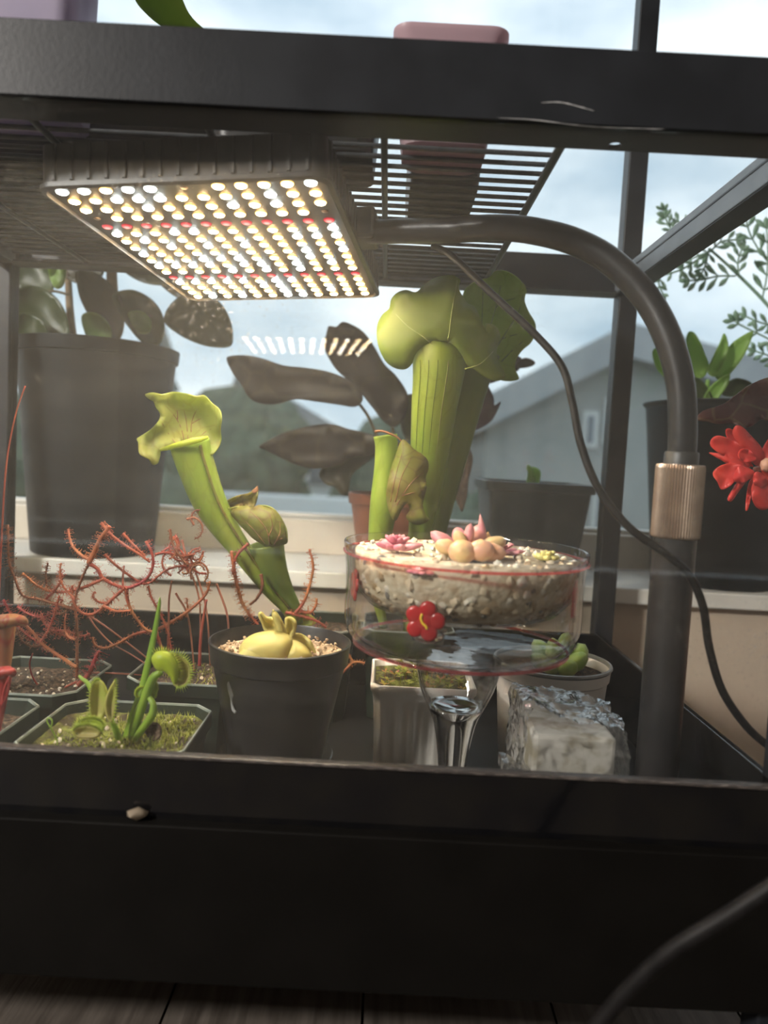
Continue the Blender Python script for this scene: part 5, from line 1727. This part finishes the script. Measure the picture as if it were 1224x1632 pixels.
# single stones: on the surface and against the clear wall at the front
PM = [pebble_mesh('pebble', 'pebble_cream', 61), pebble_mesh('pebble', 'pebble_white', 62), pebble_mesh('pebble', 'pebble_brown', 63), pebble_mesh('pebble', 'pebble_cream', 64), pebble_mesh('pebble', 'pebble_white', 65), pebble_mesh('pebble', 'pebble_grey', 66)]
r_ = random.Random(70)
def pick(hz=0):
    u = r_.random()
    return PM[0] if u < .3 else PM[1] if u < .5 else PM[3] if u < .72 else PM[4] if u < .86 else PM[2] if u < .95 else PM[5]
cnt = 0
while cnt < 120:
    a, q = r_.uniform(0, 2 * math.pi), math.sqrt(r_.random()) * .0785
    s_ = r_.uniform(.0022, .0042)
    inst('pebble', pick(), ct, (CX_ + q * math.cos(a), CY_ + q * math.sin(a), GT - .0005 + r_.uniform(0, .002)), (r_.uniform(0, 6), r_.uniform(0, 6), r_.uniform(0, 6)), s_)
    cnt += 1
def core_r(z):
    for i in range(len(core) - 1):
        (r0, z0), (r1, z1) = core[i], core[i + 1]
        if z1 <= z <= z0:
            t = (z0 - z) / (z0 - z1 + 1e-9)
            return r0 + (r1 - r0) * t
    return .02
cnt = 0
while cnt < 165:
    a = math.radians(r_.uniform(185, 355))
    z = GT - r_.random() ** .9 * .040
    q = core_r(z) + .0002
    s_ = r_.uniform(.0034, .0066) if z > GT - .026 else r_.uniform(.0024, .0046)
    m_ = pick() if z > GT - .026 else r_.choice([PM[2], PM[0], PM[3], PM[5], PM[2]])
    inst('pebble', m_, ct, (CX_ + (q - s_ * .62) * math.cos(a), CY_ + (q - s_ * .62) * math.sin(a), z), (r_.uniform(0, 6), r_.uniform(0, 6), r_.uniform(0, 6)), s_)
    cnt += 1
# bits of dry leaf in the gravel
for ol, yy in (([(742, 932), (748, 925), (760, 930), (768, 940), (758, 948), (746, 944)], .0185), ([(800, 940), (806, 930), (812, 940), (806, 952)], .0215), ([(730, 918), (738, 926), (752, 936), (750, 939), (736, 930)], .0175)):
    sheet('dry_leaf', ol, yy, 'dried', ct, bulge=.002, thick=.0008)
# red glass flowers on the outside
def glass_flower(px, py, Yc, rpx, nrm, mat_p, mat_s, label, stamen=True, squash=1.0):
    c = P(px, py, Yc)
    n_ = Vector(nrm).normalized()
    u = Vector((0, 0, 1)).cross(n_).normalized()
    w_ = n_.cross(u)
    k = rpx * pxm(Yc)
    # flower backing
    v, f = [], []
    def lobe(cx0, cy0, rr, h, name, m_, par, z0=0.0):
        v, f = [], []
        sg, rg = 16, 5
        for j in range(rg):
            t = j / (rg - 1)
            for i in range(sg):
                a = 2 * math.pi * i / sg
                r2 = rr * math.cos(t * math.pi / 2 * .98) ** .45
                zz = z0 + h * math.sin(t * math.pi / 2)
                v.append(c + u * (cx0 + r2 * math.cos(a)) + w_ * (cy0 + r2 * math.sin(a)) + n_ * zz)
        for j in range(rg - 1):
            for i in range(sg):
                i2 = (i + 1) % sg
                f.append((j * sg + i, j * sg + i2, (j + 1) * sg + i2, (j + 1) * sg + i))
        f.append(tuple(range(sg))[::-1]); f.append(tuple((rg - 1) * sg + i for i in range(sg)))
        return obj(name, v, f, m_, par)
    fo = lobe(0, 0, k * .5, k * .17, 'glass_flower', mat_p, ct)
    tag(fo, label)
    for i in range(5):
        a = math.radians(90 + 72 * i - 12)
        lobe(k * .60 * math.cos(a), k * .60 * math.sin(a), k * .44, k * .16, 'petal', mat_p, fo)
    if stamen:
        pts_ = [c + u * k * a + w_ * k * b + n_ * k * .2 for a, b in ((-.12, .38), (-.16, .14), (-.06, -.08), (.10, -.20), (.16, -.34))]
        pa = cr_open([tuple(q) for q in pts_], 14)
        v, f = tube_vf(pa, [k * .06] * 14, 8)
        obj('stamen', v, f, 'yellow_enamel', fo)
    return fo
glass_flower(677, 990, 0.0170, 33, (-.25, -1, 0.0), 'red_enamel', None, 'red glass flower with a yellow stamen')
glass_flower(566, 932, 0.0800, 26, (-1, -.25, 0), 'red_enamel', None, 'red glass flower on the bowl side', stamen=False)
glass_flower(914, 955, 0.0700, 34, (1, -.35, 0), 'pink_enamel', None, 'red glass flower at the bowl edge', stamen=False)
# clear drop of glass under the front flower
bm_c = P(682, 1014, .0200)
v, f = blob_vf((bm_c.x, bm_c.y, bm_c.z), .0085, 3, (1.25, .35, .55), .06)
obj('glass_drop', v, f, 'clear_blob', ct)

# ---- succulents planted in the gravel
def rosette(name, label, c, rad, n_rings, m_, seed, lift=.4, wf=.42, tf=.22, count0=7):
    t = thing(name, label, 'succulent', c, 'succulents in the glass bowl')
    r2 = random.Random(seed)
    c = Vector(c)
    for j in range(n_rings):
        s = 1 - j / (n_rings + .3)
        n_ = count0 - j
        for i in range(max(n_, 3)):
            a = 2 * math.pi * (i + .5 * (j % 2)) / max(n_, 3) + r2.uniform(-.15, .15)
            l_ = rad * s * r2.uniform(.85, 1.1)
            el = lift + j * .42
            d = Vector((math.cos(a) * math.cos(el), math.sin(a) * math.cos(el), math.sin(el)))
            fat_leaf('leaf', c + Vector((0, 0, rad * .12 * j)), c + Vector((0, 0, rad * .12 * j)) + d * l_, l_ * wf, l_ * tf, m_, t, n=8, seg=8, up=(0, 0, 1))
    return t
c = P(632, 876, .075); rosette('succulent', 'small rose-pink succulent rosette at the left of the glass bowl', (c.x, c.y, GT + .0035), .0185, 3, 'succulent_rose', 1, .25, .30, .16, 9)
c = P(742, 880, .062)
pe = thing('succulent', 'largest peach-coloured plump succulent in the middle of the bowl', 'succulent', (c.x, c.y, GT + .0012), 'succulents in the glass bowl')
GP = Vector((c.x, c.y, GT + .004))
for i, (dx, dy, dz, w_, t_, m_) in enumerate([(-.018, -.006, .006, .0085, .006, 'succulent_peach'), (-.005, -.019, .004, .0098, .0085, 'succulent_peach'), (.012, -.016, .006, .0098, .008, 'succulent_peach'), (.022, -.008, .003, .0085, .007, 'succulent_peach'), (.024, .008, .009, .008, .006, 'succulent_peach'),
                                             (-.020, .010, .011, .007, .005, 'succulent_pink'), (-.004, .016, .014, .006, .004, 'succulent_pink'), (.010, .012, .017, .007, .004, 'succulent_pink'), (-.006, -.004, .014, .006, .004, 'succulent_peach'), (.002, .0, .018, .005, .004, 'succulent_pink')]):
    fat_leaf('leaf', GP + Vector((dx * .18, dy * .18, .0015)), GP + Vector((dx, dy, dz)) * 1.22, w_ * 1.2, t_ * 1.2, m_, pe, n=10, seg=12)
c = P(776, 862, .072)
po = thing('succulent', 'pointed orange succulent offshoot behind the peach-coloured one', 'succulent', (c.x, c.y, GT + .001), 'succulents in the glass bowl')
for i, (dx, dy, dz, w_, t_, m_) in enumerate([(-.005, 0, .026, .0042, .003, 'succulent_pink'), (.001, .006, .014, .004, .003, 'succulent_peach'), (.008, -.002, .012, .005, .003, 'succulent_pink'), (-.009, .006, .010, .005, .003, 'succulent_pink')]):
    fat_leaf('leaf', (c.x + dx * .1, c.y + dy * .1, GT + .001), (c.x + dx * 1.2, c.y + dy, GT + .004 + dz * 1.1), w_ * 1.2, t_ * 1.2, m_, po, n=8, seg=8, blunt=.7)
c = P(800, 866, .082); rosette('succulent', 'flat mauve-pink rosette right of the peach succulent', (c.x, c.y, GT + .003), .018, 2, 'succulent_rose', 3, .2, .24, .12, 8)
c = P(872, 893, .070); rosette('succulent', 'tiny yellow succulent at the right of the glass bowl', (c.x, c.y, GT + .003), .0100, 3, 'succulent_yellow', 4, .2, .45, .3, 7)
c = P(674, 900, .020); rosette('succulent', 'pink rosette pressed against the front wall of the bowl', (c.x, c.y + .004, GT - .004), .0105, 2, 'succulent_rose', 5, .0, .34, .18, 8)
# ================================================================== ON THE WINDOW SILL
def round_pot(t, cx, cy, z0, z1, r0, r1, m_, rim=.012, soil=True, seed=1, flare=.0015):
    prof = [(0, z0), (r0 - .002, z0), (r0, z0 + .002), (r1 - .005, z1 - rim - .001), (r1 - flare, z1 - rim), (r1, z1 - .002), (r1, z1 - .0005), (r1 - .001, z1), (r1 - .003, z1), (r1 - .0045, z1 - rim), (r0 - .002, z0 + .006), (0, z0 + .006)]
    lathe('pot', prof, (cx, cy), m_, t, 48)
    if soil:
        k = r1 - .0055
        disc_soil('soil', [(cx + k * math.cos(2 * math.pi * i / 36), cy + k * math.sin(2 * math.pi * i / 36), z1 - .016) for i in range(36)], 'soil', t, seed=seed)


SZ = SILL_Z
# big black pot with a leafy tree
BGX, BGY = -0.3855, 0.5320
bg = thing('potted_tree', 'big black pot with a dark leafy plant on the sill at the left', 'potted plant', (BGX, BGY, SZ))
round_pot(bg, BGX, BGY, SZ, .5290, .0775, .1030, 'pot_plastic_dark', rim=.016, seed=41)
YB = .53
tube_px('trunk', [(183, 575, YB, 12), (182, 530, YB, 10), (180, 480, YB, 9), (178, 430, YB, 8), (180, 380, YB, 7)], 'bark', bg, 20, 12)
tube_px('trunk', [(120, 570, YB + .02, 7), (112, 500, YB + .02, 6), (108, 430, YB + .02, 5)], 'bark', bg, 14, 10)
bgl = [
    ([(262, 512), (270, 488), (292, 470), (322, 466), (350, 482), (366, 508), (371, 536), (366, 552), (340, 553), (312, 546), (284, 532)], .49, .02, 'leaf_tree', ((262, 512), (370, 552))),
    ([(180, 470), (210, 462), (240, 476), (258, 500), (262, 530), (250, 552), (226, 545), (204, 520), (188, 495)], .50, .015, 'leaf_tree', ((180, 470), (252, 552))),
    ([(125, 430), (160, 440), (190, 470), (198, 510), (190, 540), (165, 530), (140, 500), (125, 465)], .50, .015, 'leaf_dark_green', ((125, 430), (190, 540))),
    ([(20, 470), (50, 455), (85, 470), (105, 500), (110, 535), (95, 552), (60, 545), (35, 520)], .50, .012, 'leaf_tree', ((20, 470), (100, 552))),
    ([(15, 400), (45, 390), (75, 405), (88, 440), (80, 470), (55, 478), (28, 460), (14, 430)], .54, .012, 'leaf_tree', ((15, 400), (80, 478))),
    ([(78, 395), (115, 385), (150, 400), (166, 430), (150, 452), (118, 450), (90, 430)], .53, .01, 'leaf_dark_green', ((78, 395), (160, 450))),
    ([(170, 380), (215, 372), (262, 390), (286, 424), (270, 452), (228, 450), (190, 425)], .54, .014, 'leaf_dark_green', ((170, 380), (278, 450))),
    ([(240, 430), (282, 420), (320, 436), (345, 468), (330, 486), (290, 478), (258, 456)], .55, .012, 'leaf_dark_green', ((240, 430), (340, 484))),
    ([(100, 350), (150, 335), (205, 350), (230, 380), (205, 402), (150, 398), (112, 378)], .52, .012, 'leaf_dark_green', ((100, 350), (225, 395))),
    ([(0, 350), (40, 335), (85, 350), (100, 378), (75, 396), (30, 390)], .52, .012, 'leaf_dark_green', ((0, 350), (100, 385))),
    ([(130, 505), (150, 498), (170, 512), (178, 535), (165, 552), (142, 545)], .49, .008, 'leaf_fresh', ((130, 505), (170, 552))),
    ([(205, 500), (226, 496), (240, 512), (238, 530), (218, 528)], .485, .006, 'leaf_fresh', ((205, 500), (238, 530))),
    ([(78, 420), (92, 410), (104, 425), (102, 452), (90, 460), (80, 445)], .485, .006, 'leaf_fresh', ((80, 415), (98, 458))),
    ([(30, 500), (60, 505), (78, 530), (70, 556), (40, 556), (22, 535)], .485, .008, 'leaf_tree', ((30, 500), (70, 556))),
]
for i, (ol, yy, bu, m_, ax) in enumerate(bgl):
    sheet('leaf', ol, yy, m_, bg, bulge=bu, fold=.25, axis=ax, thick=.0012, ruffle=.003, waves=3)
for i, (a, b) in enumerate([((181, 500), (265, 512)), ((180, 470), (182, 468)), ((110, 470), (60, 470)), ((180, 400), (215, 385)), ((182, 500), (205, 480)), ((110, 440), (80, 405))]):
    tube_px('twig', [(a[0], a[1], .525, 2.2), ((a[0] + b[0]) / 2, (a[1] + b[1]) / 2 - 6, .52, 2), (b[0], b[1], .515, 1.5)], 'stem_brown', bg, 10, 7)

# dark-leaved plant in the terracotta pot
TPX, TPY = 0.0165, 0.5300
tp = thing('potted_philodendron', 'dark-leaved plant in a terracotta pot on the sill', 'potted plant', (TPX, TPY, SZ))
round_pot(tp, TPX, TPY, SZ, .3560, .047, .0655, 'terracotta', rim=.014, seed=43)
YT = .525
dl = [
    ([(361, 572), (372, 567), (396, 567), (420, 572), (450, 582), (485, 586), (520, 592), (548, 602), (570, 618), (578, 636), (566, 648), (540, 645), (505, 640), (470, 636), (440, 644), (412, 642), (396, 632), (384, 612), (372, 596)], .47, .012, 'leaf_dark', ((364, 572), (575, 640))),
    ([(520, 534), (524, 520), (536, 521), (546, 513), (562, 518), (580, 530), (596, 552), (612, 580), (632, 600), (650, 630), (646, 660), (630, 680), (612, 672), (596, 652), (574, 625), (552, 604), (534, 586), (520, 562), (517, 545)], .50, .012, 'leaf_dark', ((532, 520), (640, 675))),
    ([(413, 712), (428, 702), (452, 690), (480, 682), (505, 677), (530, 676), (556, 684), (584, 690), (606, 700), (608, 716), (588, 726), (562, 728), (545, 738), (520, 745), (492, 746), (466, 738), (440, 726), (424, 718)], .48, .01, 'leaf_dark', ((413, 712), (606, 708))),
    ([(606, 702), (590, 714), (566, 724), (540, 732), (516, 744), (509, 758), (520, 772), (534, 776), (544, 788), (554, 790), (556, 776), (562, 756), (580, 740), (600, 724)], .50, .008, 'leaf_dark_green', ((606, 706), (530, 775))),
    ([(712, 690), (716, 665), (728, 640), (744, 618), (760, 606), (776, 614), (786, 632), (788, 646), (798, 640), (792, 656), (782, 672), (766, 682), (744, 690), (726, 694)], .50, .012, 'leaf_purple', ((720, 690), (768, 612))),
    ([(704, 706), (716, 694), (730, 694), (744, 708), (753, 726), (752, 744), (747, 764), (744, 790), (737, 815), (731, 806), (722, 786), (710, 764), (700, 738)], .49, .01, 'leaf_stripe', ((712, 696), (737, 815))),
    ([(640, 640), (655, 628), (668, 640), (672, 668), (662, 694), (648, 700), (638, 676)], .52, .006, 'leaf_dark_green', ((640, 640), (655, 700))),
    ([(824, 578), (838, 570), (852, 577), (849, 583), (836, 586), (826, 586)], .50, .003, 'leaf_dark', ((824, 580), (852, 578))),
    ([(752, 600), (770, 570), (800, 560), (832, 572), (826, 590), (800, 604), (772, 612)], .53, .008, 'leaf_dark', ((755, 602), (830, 580))),
    ([(602, 735), (612, 712), (632, 704), (650, 716), (652, 745), (636, 775), (616, 775)], .51, .008, 'leaf_dark_green', ((610, 720), (636, 775))),
]
for i, (ol, yy, bu, m_, ax) in enumerate(dl):
    sheet('leaf', ol, yy, m_, tp, bulge=bu, fold=.28, axis=ax, thick=.0012, ruffle=.002, waves=3)
for i, l_ in enumerate([[(632, 815), (612, 730), (590, 670), (570, 640)], [(634, 815), (632, 750), (628, 700), (622, 660)], [(628, 815), (622, 760), (612, 725), (600, 708)], [(640, 815), (680, 760), (705, 715), (720, 690)], [(638, 815), (665, 750), (690, 715), (708, 700)], [(640, 815), (640, 760), (648, 700)], [(642, 815), (690, 740), (730, 660), (760, 604)]]):
    tube_px('petiole', [(a, b, YT - .02 * j / len(l_), 2.4) for j, (a, b) in enumerate(l_)], 'stem_brown', tp, 20, 8)

# grey square pot with a sprout
QX, QY = 0.1935, 0.5300
qp = thing('potted_sprout', 'dark grey square pot with one small green sprout on the sill', 'potted plant', (QX, QY, SZ))
loops = [rsq_loop(QX, QY, SZ, .052, .052, .008), rsq_loop(QX, QY, .370, .0640, .0640, .009), rsq_loop(QX, QY, .3705, .0685, .0685, .010), rsq_loop(QX, QY, .3815, .0690, .0690, .010), rsq_loop(QX, QY, .3820, .0655, .0655, .009), rsq_loop(QX, QY, SZ + .006, .050, .050, .008)]
v, f = loft(loops)
obj('pot', v, f, 'grey_plastic', qp, flat_angle=40)
disc_soil('soil', rsq_loop(QX, QY, .3715, .0645, .0645, .008), 'soil', qp, seed=45)
sheet('leaf', [(843, 772), (842, 758), (846, 746), (852, 745), (860, 750), (861, 760), (856, 772)], .52, 'leaf_fresh', qp, bulge=.003, thick=.002)
sheet('leaf', [(840, 770), (842, 755), (840, 744), (844, 742), (848, 752), (847, 770)], .515, 'leaf_fresh', qp, bulge=.002, thick=.002)
tube_px('stem', [(851, 790, .53, 4), (850, 775, .525, 4), (850, 760, .52, 3)], 'leaf_fresh', qp, 8, 8)

# big dark pot at the right with bright leaves
DX, DY = 0.4460, 0.5420
dp = thing('potted_shrub', 'black pot with bright green leaves on the sill behind the lamp pole', 'potted plant', (DX, DY, SZ))
round_pot(dp, DX, DY, SZ, .4960, .0770, .1040, 'pot_plastic_dark', rim=.010, seed=47, flare=.008)
YD = .52
fl_ = [
    ([(1108, 600), (1098, 575), (1094, 545), (1097, 530), (1106, 530), (1116, 545), (1124, 565), (1130, 584), (1122, 600)], .50, 'leaf_fresh', ((1118, 600), (1099, 531))),
    ([(1128, 592), (1136, 570), (1148, 545), (1154, 531), (1160, 545), (1160, 562), (1152, 582), (1140, 600)], .50, 'leaf_fresh', ((1132, 600), (1154, 532))),
    ([(1140, 600), (1150, 575), (1164, 550), (1184, 535), (1200, 528), (1196, 545), (1186, 566), (1172, 586), (1154, 604)], .51, 'leaf_fresh', ((1142, 604), (1198, 530))),
    ([(1108, 640), (1104, 618), (1106, 602), (1118, 606), (1130, 622), (1136, 640)], .49, 'leaf_tree', ((1120, 640), (1108, 604))),
    ([(1120, 642), (1128, 622), (1144, 606), (1162, 596), (1160, 612), (1148, 630), (1138, 642)], .49, 'leaf_fresh', ((1124, 642), (1162, 598))),
    ([(1150, 628), (1158, 612), (1172, 603), (1190, 606), (1200, 614), (1188, 624), (1168, 632)], .50, 'leaf_tree', ((1150, 628), (1198, 612))),
    ([(1060, 600), (1046, 585), (1040, 562), (1048, 555), (1060, 568), (1068, 590)], .53, 'leaf_fresh', ((1066, 600), (1044, 556))),
]
for ol, yy, m_, ax in fl_:
    sheet('leaf', ol, yy, m_, dp, bulge=.006, fold=.3, axis=ax, thick=.0012)
tube_px('stem', [(1126, 670, YD, 5), (1126, 640, YD - .01, 4.5), (1128, 605, YD - .015, 3)], 'leaf_fresh', dp, 10, 8)

# feathery-leaved plant leaning in from the right
fx = P(1330, 900, .57)
fe = thing('feathery_plant', 'feathery pinnate-leaved plant leaning in at the upper right', 'potted plant', (fx.x + .02, .555, SZ))
round_pot(fe, fx.x + .055, .545, SZ, .36, .045, .060, 'terracotta', seed=51)
YF = .56
r_ = random.Random(77)
stem_pts = [(1390, 820), (1340, 720), (1280, 560), (1224, 487), (1170, 432), (1130, 396)]
tube_px('stem', [(a, b, YF - .01, 4 - .4 * i) for i, (a, b) in enumerate(stem_pts)], 'leaf_feather', fe, 30, 8)


def frond(axis_pts, n, l0, seed):
    """pinnate frond: rib with paired lobed leaflets, all of one leaf"""
    r2 = random.Random(seed)
    yy = YF + r2.uniform(-.03, .02)
    s = cr_open(axis_pts, n * 2 + 2)
    mb = MB()
    w = [P(a, b, yy) for a, b in s]
    v, f = tube_vf([tuple(q) for q in w], [1.1 * pxm(yy)] * len(w), 6)
    mb.add(v, f)
    for i in range(1, n * 2 + 2, 2):
        a, b = s[i]
        tx, ty = s[min(i + 1, len(s) - 1)] - s[max(i - 1, 0)]
        l = math.hypot(tx, ty) + 1e-6
        tx, ty = tx / l, ty / l
        ends = (1, -1) if i < n * 2 else (1, -1, 0)
        for sd in ends:
            nx, ny = -ty * sd, tx * sd
            ln = l0 * (1 - .45 * abs(i / (2 * n) - .35)) * r2.uniform(.85, 1.1)
            ex, ey = (tx * .75 + nx * .75), (ty * .75 + ny * .75)
            if sd == 0: ex, ey = tx, ty
            q = math.hypot(ex, ey); ex, ey = ex / q, ey / q
            px_, py_ = -ey, ex
            ds = r2.uniform(-.008, .008)
            prof_ = [(0, .3), (.25, 1.6), (.5, 3.4), (.75, 3.2), (1, .2)]
            L_, R_ = [], []
            for t, wd in prof_:
                wd = wd * l0 / 26
                L_.append(P(a + ex * ln * t + px_ * wd, b + ey * ln * t + py_ * wd, yy + ds * t))
                R_.append(P(a + ex * ln * t - px_ * wd, b + ey * ln * t - py_ * wd, yy + ds * t))
            vs = L_ + R_
            mb.add(vs, [(j, j + 1, 6 + j, 5 + j) for j in range(4)])
    o = obj('frond', mb.v, mb.f, 'leaf_feather', fe)
    solid(o, .0007)


frond([(1172, 440), (1145, 440), (1118, 446), (1100, 447)], 4, 30, 1)
frond([(1135, 400), (1112, 408), (1090, 418)], 3, 26, 2)
frond([(1135, 398), (1150, 385), (1172, 382)], 3, 26, 3)
frond([(1178, 440), (1176, 418), (1182, 398)], 3, 26, 4)
frond([(1215, 475), (1222, 440), (1224, 400), (1222, 365)], 4, 34, 5)
frond([(1235, 430), (1212, 402), (1195, 372), (1188, 345)], 4, 32, 6)
frond([(1260, 530), (1240, 520), (1215, 515), (1190, 505)], 4, 26, 7)
frond([(1270, 560), (1240, 548), (1215, 535), (1180, 518), (1172, 512)], 4, 30, 8)
frond([(1250, 580), (1228, 568), (1205, 560)], 3, 28, 9)
frond([(1128, 392), (1110, 372), (1090, 358), (1064, 345)], 4, 26, 10)
frond([(1130, 396), (1125, 420), (1118, 436)], 3, 22, 11)
frond([(1075, 372), (1064, 356), (1058, 336)], 3, 22, 12)
frond([(1052, 438), (1050, 452), (1056, 468)], 2, 20, 13)
frond([(1110, 415), (1085, 430), (1052, 440)], 3, 20, 14)

# ================================================================== BEGONIA BESIDE THE STAND
bgx = thing('begonia', 'begonia with a scarlet flower and maroon leaf at the right edge', 'potted plant', (0.515, 0.21, 0))
lathe('pot', [(0, 0), (.07, 0), (.075, .004), (.095, .26), (.098, .27), (.092, .27), (.088, .255), (.07, .01), (0, .01)], (.515, .21), 'terracotta', bgx, 40)
disc_soil('soil', [(.515 + .088 * math.cos(2 * math.pi * i / 32), .21 + .088 * math.sin(2 * math.pi * i / 32), .252) for i in range(32)], 'soil', bgx, seed=53)
fc = P(1205, 748, .20)
pa = cr_open([(0.50, .21, .25), (.43, .205, .36), (.36, .20, .415), (fc.x + .012, .205, fc.z + .002), (fc.x, .203, fc.z)], 24)
v, f = tube_vf(pa, [.0022] * 24, 8)
obj('flower_stem', v, f, 'begonia_heart', bgx)
petals = [
    ([(1200, 742), (1185, 732), (1168, 714), (1160, 700), (1157, 686), (1164, 684), (1172, 692)], .206),
    ([(1205, 742), (1190, 724), (1176, 706), (1168, 690), (1172, 679), (1182, 680), (1196, 694), (1212, 712), (1218, 730)], .196),
    ([(1195, 745), (1175, 738), (1150, 724), (1134, 712), (1133, 702), (1142, 695), (1158, 698), (1176, 706), (1190, 722)], .198),
    ([(1190, 748), (1165, 742), (1148, 732), (1130, 722), (1142, 722), (1162, 726), (1182, 734)], .202),
    ([(1195, 750), (1178, 760), (1164, 774), (1150, 780), (1144, 768), (1137, 758), (1138, 750), (1150, 742), (1170, 738)], .195),
    ([(1200, 752), (1190, 766), (1176, 784), (1166, 798), (1160, 796), (1166, 782), (1180, 764)], .199),
    ([(1205, 754), (1200, 775), (1196, 795), (1192, 812), (1188, 812), (1190, 792), (1194, 770)], .203),
    ([(1210, 752), (1222, 770), (1230, 790), (1226, 808), (1212, 812), (1200, 800), (1198, 776)], .194),
    ([(1212, 745), (1228, 752), (1250, 764), (1258, 780), (1244, 788), (1226, 776)], .197),
    ([(1212, 742), (1230, 726), (1250, 712), (1262, 720), (1256, 738), (1234, 748)], .197),
    ([(1206, 740), (1214, 718), (1228, 696), (1240, 690), (1244, 704), (1234, 724), (1218, 742)], .200),
    ([(1180, 742), (1172, 752), (1168, 764), (1180, 770), (1194, 764), (1202, 752)], .191),
    ([(1186, 736), (1176, 726), (1182, 716), (1196, 718), (1206, 732)], .191),
    ([(1204, 752), (1200, 768), (1208, 778), (1222, 772), (1218, 758)], .190),
]
for i, (ol, yy) in enumerate(petals):
    sheet('petal', ol, yy, 'begonia_petal', bgx, bulge=-.003 if i % 2 else .003, ruffle=.002, waves=4, thick=.001, tilt=(.25 * math.cos(i), .25 * math.sin(i)))
v, f = blob_vf((fc.x + .004, .190, fc.z + .004), .0055, 5, (1, .7, 1), .1)
obj('flower_heart', v, f, 'begonia_heart', bgx)
sheet('leaf', [(1112, 664), (1122, 654), (1142, 648), (1160, 640), (1180, 624), (1198, 612), (1224, 602), (1262, 600), (1300, 612), (1318, 640), (1300, 664), (1262, 676), (1230, 672), (1214, 668), (1196, 680), (1180, 682), (1166, 674), (1146, 676), (1128, 672), (1112, 670)], .215, 'begonia_leaf', bgx, bulge=.008, fold=.25, axis=((1112, 666), (1310, 640)), ruffle=.003, waves=8, thick=.0014)
pa = cr_open([(0.51, .21, .25), (.47, .215, .38), (.42, .22, .45), tuple(P(1290, 640, .222))], 20)
v, f = tube_vf(pa, [.0022] * 20, 8)
obj('petiole', v, f, 'begonia_heart', bgx)

# ================================================================== THINGS ON THE WIRE SHELF
SHZ = WZ + .0042 + .0019
mv = thing('planter_box', 'mauve plastic planter standing on the wire rack above the gooseneck', 'planter', (.0285, .095, SHZ))
loops = [rsq_loop(.0285, .092, SHZ, .026, .024, .012), rsq_loop(.0285, .092, SHZ + .002, .029, .027, .012), rsq_loop(.0285, .092, .683, .0375, .033, .012), rsq_loop(.0285, .092, .6855, .0390, .0345, .012), rsq_loop(.0285, .092, .6885, .0390, .0345, .012), rsq_loop(.0285, .092, .6885, .036, .0315, .011), rsq_loop(.0285, .092, SHZ + .006, .028, .026, .011)]
v, f = loft(loops)
obj('planter', v, f, 'mauve_plastic', mv, flat_angle=40)
dk = thing('plastic_tray', 'long dark plastic tray lying on the wire rack behind the mauve planter', 'tray', (.0335, .21, SHZ))
loops = [rsq_loop(.0335, .212, SHZ, .0265, .078, .006), rsq_loop(.0335, .212, SHZ + .045, .029, .081, .006), rsq_loop(.0335, .212, SHZ + .045, .0275, .0795, .006), rsq_loop(.0335, .212, SHZ + .003, .0255, .077, .006)]
v, f = loft(loops)
obj('tray_body', v, f, 'black_plastic', dk, flat_angle=40)
lpn = thing('potted_amaryllis', 'dark rectangular planter with a green strap leaf on the wire rack', 'potted plant', (-.077, .12, SHZ))
loops = [rsq_loop(-.0775, .116, SHZ, .056, .036, .012), rsq_loop(-.0775, .116, .67, .060, .040, .012), rsq_loop(-.0775, .116, .67, .058, .038, .012), rsq_loop(-.0775, .116, SHZ + .004, .054, .034, .012)]
v, f = loft(loops)
obj('planter', v, f, 'black_plastic', lpn, flat_angle=40)
disc_soil('soil', rsq_loop(-.0775, .116, .664, .056, .036, .01), 'soil', lpn, seed=57)
sheet('strap_leaf', [(352, 120), (318, 66), (262, 44), (233, 22), (214, -5), (206, -60), (240, -100), (270, -60), (289, -5), (307, 30), (350, 70), (378, 118)], .125, 'leaf_strap', lpn, fold=.3, axis=((250, -60), (270, 30)), thick=.0016)
tb = thing('plastic_tub', 'pale lilac plastic bin on the wire rack at the upper left', 'tub', (-.322, .072, SHZ))
loops = [rsq_loop(-.322, .072, SHZ, .098, .020, .012), rsq_loop(-.322, .072, SHZ + .004, .102, .022, .012), rsq_loop(-.322, .072, .80, .108, .027, .012), rsq_loop(-.322, .072, .80, .106, .025, .011), rsq_loop(-.322, .072, SHZ + .005, .100, .020, .011)]
v, f = loft(loops)
obj('tub_body', v, f, 'lilac_plastic', tb, flat_angle=40)

sd = thing('seed_tray', 'shallow black seed tray on the wire rack behind the lilac bin', 'tray', (-.285, .262, SHZ))
loops = [rsq_loop(-.285, .262, SHZ, .138, .136, .008), rsq_loop(-.285, .262, SHZ + .034, .142, .140, .008), rsq_loop(-.285, .262, SHZ + .034, .1405, .1385, .008), rsq_loop(-.285, .262, SHZ + .002, .1365, .1345, .008)]
v, f = loft(loops)
obj('tray_body', v, f, 'black_plastic', sd, flat_angle=40)
